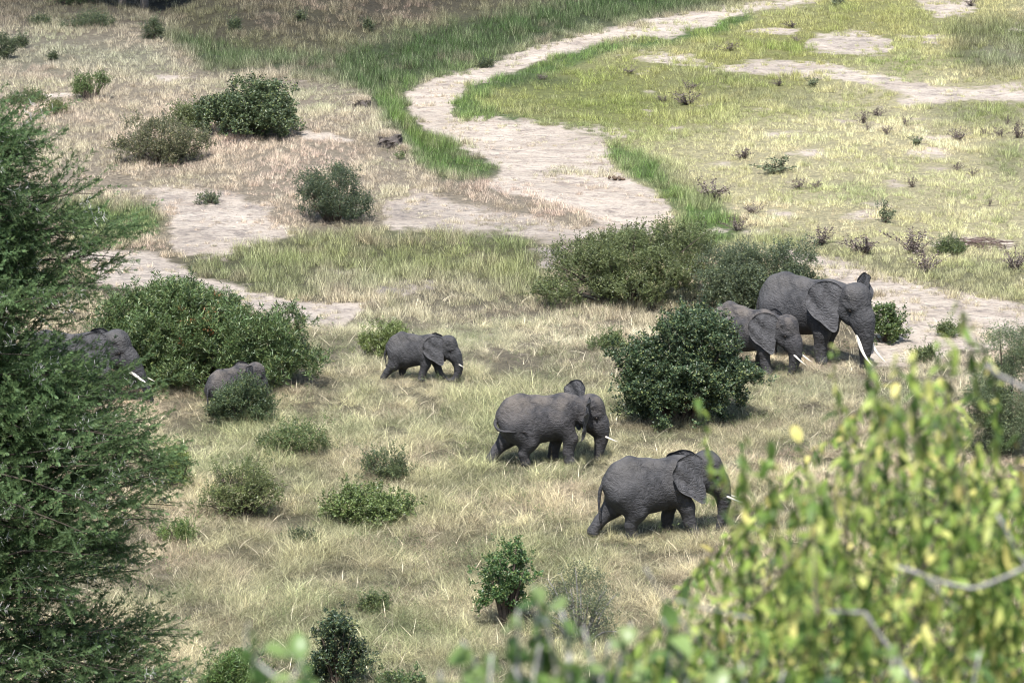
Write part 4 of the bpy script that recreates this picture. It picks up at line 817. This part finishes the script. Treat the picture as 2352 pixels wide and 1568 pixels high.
# ------------------------------------------------------------------ thorny tree at the left
def at_depth(px_, py_, d):
    r = ray(px_, py_); return np.array([0, 0, CAM_Z])+r*(d/r[1])
def feather(seed):
    r = np.random.default_rng(seed); V = []; F = []
    L = .42
    for i in range(34):
        tt = r.uniform(.05, 1); a = r.uniform(0, 6.28); o = np.array([0, 0, tt*L]); d = np.array([math.cos(a), math.sin(a), r.uniform(.3, 1.4)]); d /= np.linalg.norm(d); s = np.cross(d, np.array([.2, .1, 1])); s /= np.linalg.norm(s)+1e-6
        ll = r.uniform(.026, .046)
        for k in range(5):
            q = o+d*ll*(k+1)/5
            for sg in (-1, 1):
                e = q+s*sg*.008+d*.004; n_ = len(V); wv = d*.0026; V += [q-wv, q+wv, e+wv*.7, e-wv*.7]; F.append((n_, n_+1, n_+2, n_+3))
    tv, tf = tube([(0, 0, -.05), (0, 0, L*.5), (0, 0, L)], [.004, .003, .0015], 3, False); k = len(V); V += [tuple(v) for v in tv]; F += [tuple(i+k for i in f) for f in tf]
    return mesh_from('feather', V, F, False)
def thornm(seed):
    r = np.random.default_rng(seed); mb = MB()
    for i in range(4):
        o = np.array([0, 0, r.uniform(0, .3)]); a = r.uniform(0, 6.28)
        for sg in (0, 2.2):
            d = np.array([math.cos(a+sg), math.sin(a+sg), .3])*r.uniform(.04, .065); V2, F2 = tube([o, o+d*.5, o+d], [.0032, .0026, .001], 3); mb.add(V2, F2)
    return mb.mesh('thorn')
g_feather = scatter_group(source_collection('feather_spray', [feather(s) for s in range(6)], M_thornleaf)); g_thorn = scatter_group(source_collection('thorn_pair', [thornm(s) for s in range(4)], M_thorn))
TD = 36.0
edge_y = np.array([150, 260, 330, 400, 430, 480, 560, 640, 720, 790, 850, 930, 1010, 1060, 1130, 1200, 1240, 1300, 1360, 1430, 1500, 1600, 1800]); edge_x = np.array([-200, -50, 5, 35, 60, 100, 135, 120, 105, 100, 145, 290, 365, 380, 380, 345, 270, 290, 300, 330, 400, 420, 420])
tp = at_depth(-420, 784, TD); tbase = Vector((tp[0], TD+.2, float(height(tp[0], TD+.2))))
tree = empty('thorn_tree', tbase); tag(tree, 'tall feathery thorny tree with white thorns filling the left edge', 'tree'); tb = np.array(tbase)
trunk_pts = [np.array([0, 0, -.3]), np.array([.15, 0, 2.2]), np.array([.05, .1, 5.0]), np.array([.3, 0, 7.5]), np.array([.5, 0, 10.0])]
V2, F2 = tube(catmull(trunk_pts, 5), np.linspace(.24, .04, 21), 9); obj('trunk', mesh_from('trunk', V2, F2), M_bark, tree)
r = np.random.default_rng(11); PT = []; DR = []; PTT = []; limbs = MB(); TN = []
def limb_to(tip, n_sp, fan, size=1.0):
    """a limb from the trunk to tip (local coordinates) bearing flat fans of sprays near its outer part"""
    z0 = np.clip(tip[2]-r.uniform(.3, 1.3), .8, 9.4); cp = catmull(trunk_pts, 5); base = cp[np.argmin(np.abs(cp[:, 2]-z0))]
    mid = (base+tip)/2+np.array([0, 0, r.uniform(.25, .6)]); pts = bez(base, mid, tip, 12)
    wob = np.cumsum(r.normal(0, .022, (12, 3)), 0); wob -= np.linspace(0, 1, 12)[:, None]*wob[-1]; pts = pts+wob
    limbs.add(*tube(pts, np.linspace(.020, .004, 12), 5))
    L = np.linalg.norm(tip-base)
    shade = r.uniform(.75, 1.25)
    for k in range(n_sp):
        tt = 1-abs(r.normal(0, .30)); tt = min(1.0, max(.12, tt)); q = pts[int(tt*11)]; dr = pts[min(11, int(tt*11)+1)]-pts[max(0, int(tt*11)-1)]; dr /= np.linalg.norm(dr)+1e-9
        side = np.cross(dr, [0, 0, 1]); off = side*r.normal(0, fan*(1.25-tt)) + np.array([0, 0, 1])*r.normal(0, .07) + dr*r.normal(0, .08)
        dd = dr*.7+side*np.sign(off@side)*r.uniform(0, .9)+np.array([0, 0, r.normal(.22, .38)]); dd /= np.linalg.norm(dd)
        PT.append(q+off); DR.append(dd); PTT.append(shade)
for k in range(300):
    yy = r.uniform(330, 1760); ex = np.interp(yy, edge_y, edge_x); u = r.uniform()**.55; xx = -260+(ex+260-26)*u + r.normal(0, 10)
    tip = at_depth(xx, yy, TD+r.normal(0, .55)-(.3 if yy > 900 else 0))-tb; limb_to(tip, 17, .22)
for k in range(46):
    tip = at_depth(r.uniform(-40, 200), r.uniform(860, 980), TD+r.normal(0, .5))-tb; limb_to(tip, 22, .16)
for k in range(60):   # outer tips that stick out of the crown edge
    yy = r.uniform(300, 1700); ex = np.interp(yy, edge_y, edge_x)+r.uniform(-20, 30); tip = at_depth(ex, yy, TD+r.normal(0, .4))-tb; limb_to(tip, 20, .07)
for (ex, yy) in [(110, 375), (95, 320), (230, 445), (235, 530), (320, 545), (280, 590), (255, 600), (250, 650), (215, 500), (60, 300), (200, 720), (420, 1075), (415, 1160), (320, 1255), (420, 1460), (430, 1520), (330, 895), (290, 890), (340, 905)]:
    tip = at_depth(ex-15, yy, TD+r.normal(0, .2))-tb; limb_to(tip, 26, .035)
PT = np.array(PT); DR = np.array(DR); PTT = np.array(PTT)
obj('branches', limbs.mesh('branches'), M_darktwig, tree)
TT = np.array((.105, .172, .068))*(PTT*r.uniform(.75, 1.3, len(PTT)))[:, None]
scatter('foliage', g_feather, PT, euler_from_dirs(DR), r.uniform(.85, 1.35, len(PT)), r.integers(0, 6, len(PT)), TT, tree)
sel = r.uniform(size=len(PT)) < .22; scatter('thorns', g_thorn, PT[sel], euler_from_dirs(DR[sel]), r.uniform(.8, 1.2, sel.sum()), r.integers(0, 4, sel.sum()), TT[sel], tree)

# ------------------------------------------------------------------ blurred foreground shrub
def leafmesh(l, w_, seed, droop=.3, nseg=5, tipk=1.0):
    V = []; F = []; r = np.random.default_rng(seed); tw = r.uniform(-.5, .5)
    for k in range(nseg+1):
        tt = k/nseg; ww = w_*.5*math.sin(math.pi*min(1, tt**.8*.97+.03))**.8*tipk; z = -droop*l*tt*tt; a = tw*tt
        for s in (-1, 0, 1): V.append((l*tt*(1-.1*tt), s*ww*math.cos(a), z+abs(s)*ww*.35+s*ww*math.sin(a)))
    for k in range(nseg):
        for s in (0, 1): F.append((k*3+s, k*3+s+1, k*3+s+4, k*3+s+3))
    return mesh_from('leaf', V, F)
def fore_plant(name, label, base, shoots, leaf_l, leaf_w, gap_, m, hang, seed, nparts, stem_r=.0035, stemmat=M_paletwig, rnd=False, cat='shrub', shapes=None):
    """shoots: list of (tip xyz, from xyz)"""
    r = np.random.default_rng(seed); root = empty(name, base); tag(root, label, cat); b0 = np.array(base)
    LM = [leafmesh(leaf_l*k, leaf_w*q, seed+i) for i, (k, q) in enumerate([(1, 1), (.8, .95), (1.2, 1.0), (.65, .8)])]
    if shapes: LM += shapes
    for me in LM: me.materials.append(m)
    geo = []
    for me in LM:
        co = np.empty(len(me.vertices)*3); me.vertices.foreach_get('co', co); geo.append((co.reshape(-1, 3), [tuple(p.vertices) for p in me.polygons]))
    stems = MB(); leaves = []
    for tip, frm in shoots:
        tip = np.array(tip)-b0; frm = np.array(frm)-b0; mid = (tip+frm)/2+r.normal(0, .03, 3); L = np.linalg.norm(tip-frm)
        pts = bez(frm, mid, tip, 12); stems.add(*tube(pts, np.linspace(stem_r*1.6, stem_r*.4, 12), 5))
        k = int(L/gap_)
        for i in range(k):
            tt = (i+r.uniform(0, 1))/k; q = pts[0]*0; f = tt*11; i0 = min(10, int(f)); q = pts[i0]*(1-(f-i0))+pts[i0+1]*(f-i0)
            az = r.uniform(0, 6.28); el = r.normal(hang, .85); leaves.append((q, (r.normal(0, .3), el, az), r.uniform(.45, 1.4), r.integers(0, len(LM))))
    obj('stems', stems.mesh('stems'), stemmat, root)
    # leaves nearest the camera become parts, the rest one mass
    ln = sorted(leaves, key=lambda a: (a[0]+b0)[1]); vis = []; rest = []
    for lf in ln:
        X, Y = project(*(lf[0]+b0)); (vis if (len(vis) < nparts and -20 < X < 2370 and 0 < Y < 1590) else rest).append(lf)
    for q, e, s, i in vis:
        o = obj('leaf', LM[i], None, root); o.location = q; o.rotation_euler = e; o.scale = (s, s, s)
    VV = []; FF = []; n_ = 0
    for q, e, s, i in rest:
        M3 = np.array(Euler(e).to_matrix()); v = geo[i][0]*s@M3.T+q; VV.append(v); FF += [tuple(j+n_ for j in f) for f in geo[i][1]]; n_ += len(v)
    if VV: o = obj('foliage', mesh_from('foliage', np.concatenate(VV), np.array(FF)), m, root); o['kind'] = 'stuff'
    return root
r = np.random.default_rng(5)
top_x = np.array([1080+20, 1180, 1280, 1400, 1500, 1600, 1700, 1760, 1850, 1900, 1960, 2040, 2100, 2150, 2200, 2230, 2280, 2352, 2600]); top_y = np.array([1640, 1600, 1570, 1520, 1440, 1350, 1270, 1190, 1090, 1010, 920, 870, 850, 840, 870, 970, 1060, 1050, 950])
shoots = []
for k in range(410):
    xx = r.uniform(1150, 2560); ty = np.interp(xx, top_x, top_y)+abs(r.normal(0, 1))*0+r.uniform(0, 1)**1.1*560-10; d = r.uniform(5.2, 9.0)
    if ty > 1680: continue
    tip = at_depth(xx, ty, d); frm = at_depth(xx+r.normal(20, 250), ty+r.uniform(260, 520), d+r.normal(.1, .2)); shoots.append((tip, frm))
for (xx, ty, ln) in [(1600, 905, 130), (1700, 1010, 300), (1720, 1000, 330), (2195, 680, 300), (2205, 700, 330), (2190, 790, 300), (1905, 790, 330), (2005, 830, 300), (2055, 800, 330), (2150, 760, 330), (1770, 1000, 300), (1660, 1060, 300), (1830, 990, 300), (1990, 820, 300), (2100, 800, 300), (2130, 860, 300), (2330, 985, 300), (1745, 1045, 280)]:
    d = r.uniform(5.5, 7); shoots.append((at_depth(xx, ty, d), at_depth(xx+40, ty+ln+120, d+.1)))
fb = at_depth(1950, 1568, 6.6); base = (fb[0], 6.6, float(height(fb[0], 6.6)))
fs = fore_plant('blurred_shrub', 'blurred lime-green shrub with hanging narrow leaves filling the lower right corner', base, shoots, .036, .0125, .0105, M_fore, 1.0, 21, 300, stem_r=.0014, stemmat=M_twig)
bb = np.array(base); mb = MB()
for i in range(16):
    e = at_depth(1500+i*65, 1720, 6.6)-bb; mb.add(*tube(bez((r.normal(0, .05), r.normal(0, .05), -.1), (e[0]*.3, e[1], e[2]*.6), e, 8), np.linspace(.022, .008, 8), 6))
obj('main_stems', mb.mesh('main_stems'), M_bark, fs)
for pts, rad in (([(1985, 1405), (2030, 1470), (2110, 1580)], .006), ([(1900, 1405), (1985, 1405)], .003), ([(2060, 1300), (2200, 1345), (2270, 1340), (2400, 1280)], .005), ([(2265, 838), (2310, 870), (2420, 920)], .006), ([(2130, 1330), (2200, 1400)], .003), ([(1540, 1375), (1640, 1400), (1730, 1420)], .0025), ([(1480, 1300), (1530, 1380), (1600, 1470)], .0025), ([(2290, 1180), (2352, 1290), (2400, 1350)], .004)):
    pp = [at_depth(x, y, 5.15)-bb for x, y in pts]; V2, F2 = tube(catmull(pp, 4) if len(pp) > 2 else bez(pp[0], (pp[0]+pp[1])/2, pp[1], 5), rad*.5, 6); V2 = V2+np.random.default_rng(3).normal(0, .0007, V2.shape); o = obj('bare_branch', mesh_from('bare_branch', V2, F2), M_greytwig, fs)
# nearer round-leaved plant at the bottom
shoots = []
for (xx, ty, d) in [(1225, 1345, 4.6), (1250, 1420, 4.6), (1190, 1400, 4.5), (1290, 1400, 4.7), (1060, 1470, 4.5), (1340, 1440, 4.8), (1130, 1500, 4.5), (1400, 1470, 4.9), (1010, 1540, 4.6), (1450, 1430, 5), (1240, 1480, 4.6), (1180, 1530, 4.5), (1310, 1500, 4.6), (1380, 1540, 4.8), (1470, 1520, 4.9), (1540, 1500, 4.9), (1100, 1560, 4.5), (1520, 1420, 4.9), (1620, 1500, 4.9), (1700, 1520, 4.9), (1800, 1540, 4.9), (1900, 1530, 4.9), (2050, 1510, 4.9), (2250, 1500, 4.9), (1580, 1560, 4.8), (1420, 1580, 4.7), (1280, 1570, 4.6), (1200, 1580, 4.6)]:
    shoots.append((at_depth(xx, ty, d), at_depth(xx+r.normal(20, 20), ty+330, d+.05)))
fb = at_depth(1350, 1800, 4.7); base = (fb[0], 4.7, float(height(fb[0], 4.7)))
rp = fore_plant('round_leaf_plant', 'blurred plant with rounder pale green leaves at the bottom centre', base, shoots, .034, .026, .011, M_foreround, .5, 33, 200, cat='plant')
bb = np.array(base); mb = MB()
for (xx, ty, d) in [(1100, 1850, 4.5), (1300, 1850, 4.6), (1500, 1840, 4.8), (1700, 1840, 4.9), (2050, 1840, 4.9)]:
    e = at_depth(xx, ty, d)-bb; mb.add(*tube(bez((0, 0, -.1), (e[0]*.4, e[1], e[2]*.7), e, 7), np.linspace(.012, .005, 7), 5))
obj('main_stems', mb.mesh('main_stems'), M_bark, rp)
shoots = [(at_depth(575, 1425, 4.1), at_depth(640, 1560, 4.1)), (at_depth(640, 1540, 4.1), at_depth(700, 1800, 4.1)), (at_depth(700, 1510, 4.1), at_depth(700, 1800, 4.1)), (at_depth(610, 1480, 4.1), at_depth(690, 1640, 4.1)), (at_depth(660, 1500, 4.0), at_depth(700, 1700, 4.1))]
fb = at_depth(700, 1800, 4.1); base = (fb[0], 4.1, float(height(fb[0], 4.1)))
ft = fore_plant('blurred_twig', 'strongly blurred twig with a few pale leaves at the bottom, left of centre', base, shoots, .03, .022, .022, M_foreround, .3, 41, 60, stem_r=.0015, cat='twig')
bb = np.array(base); e = at_depth(700, 1800, 4.1)-bb; V2, F2 = tube([(0, 0, -.05), e*.5, e], .0018, 5); obj('main_stem', mesh_from('main_stem', V2, F2), M_bark, ft)
print('done')
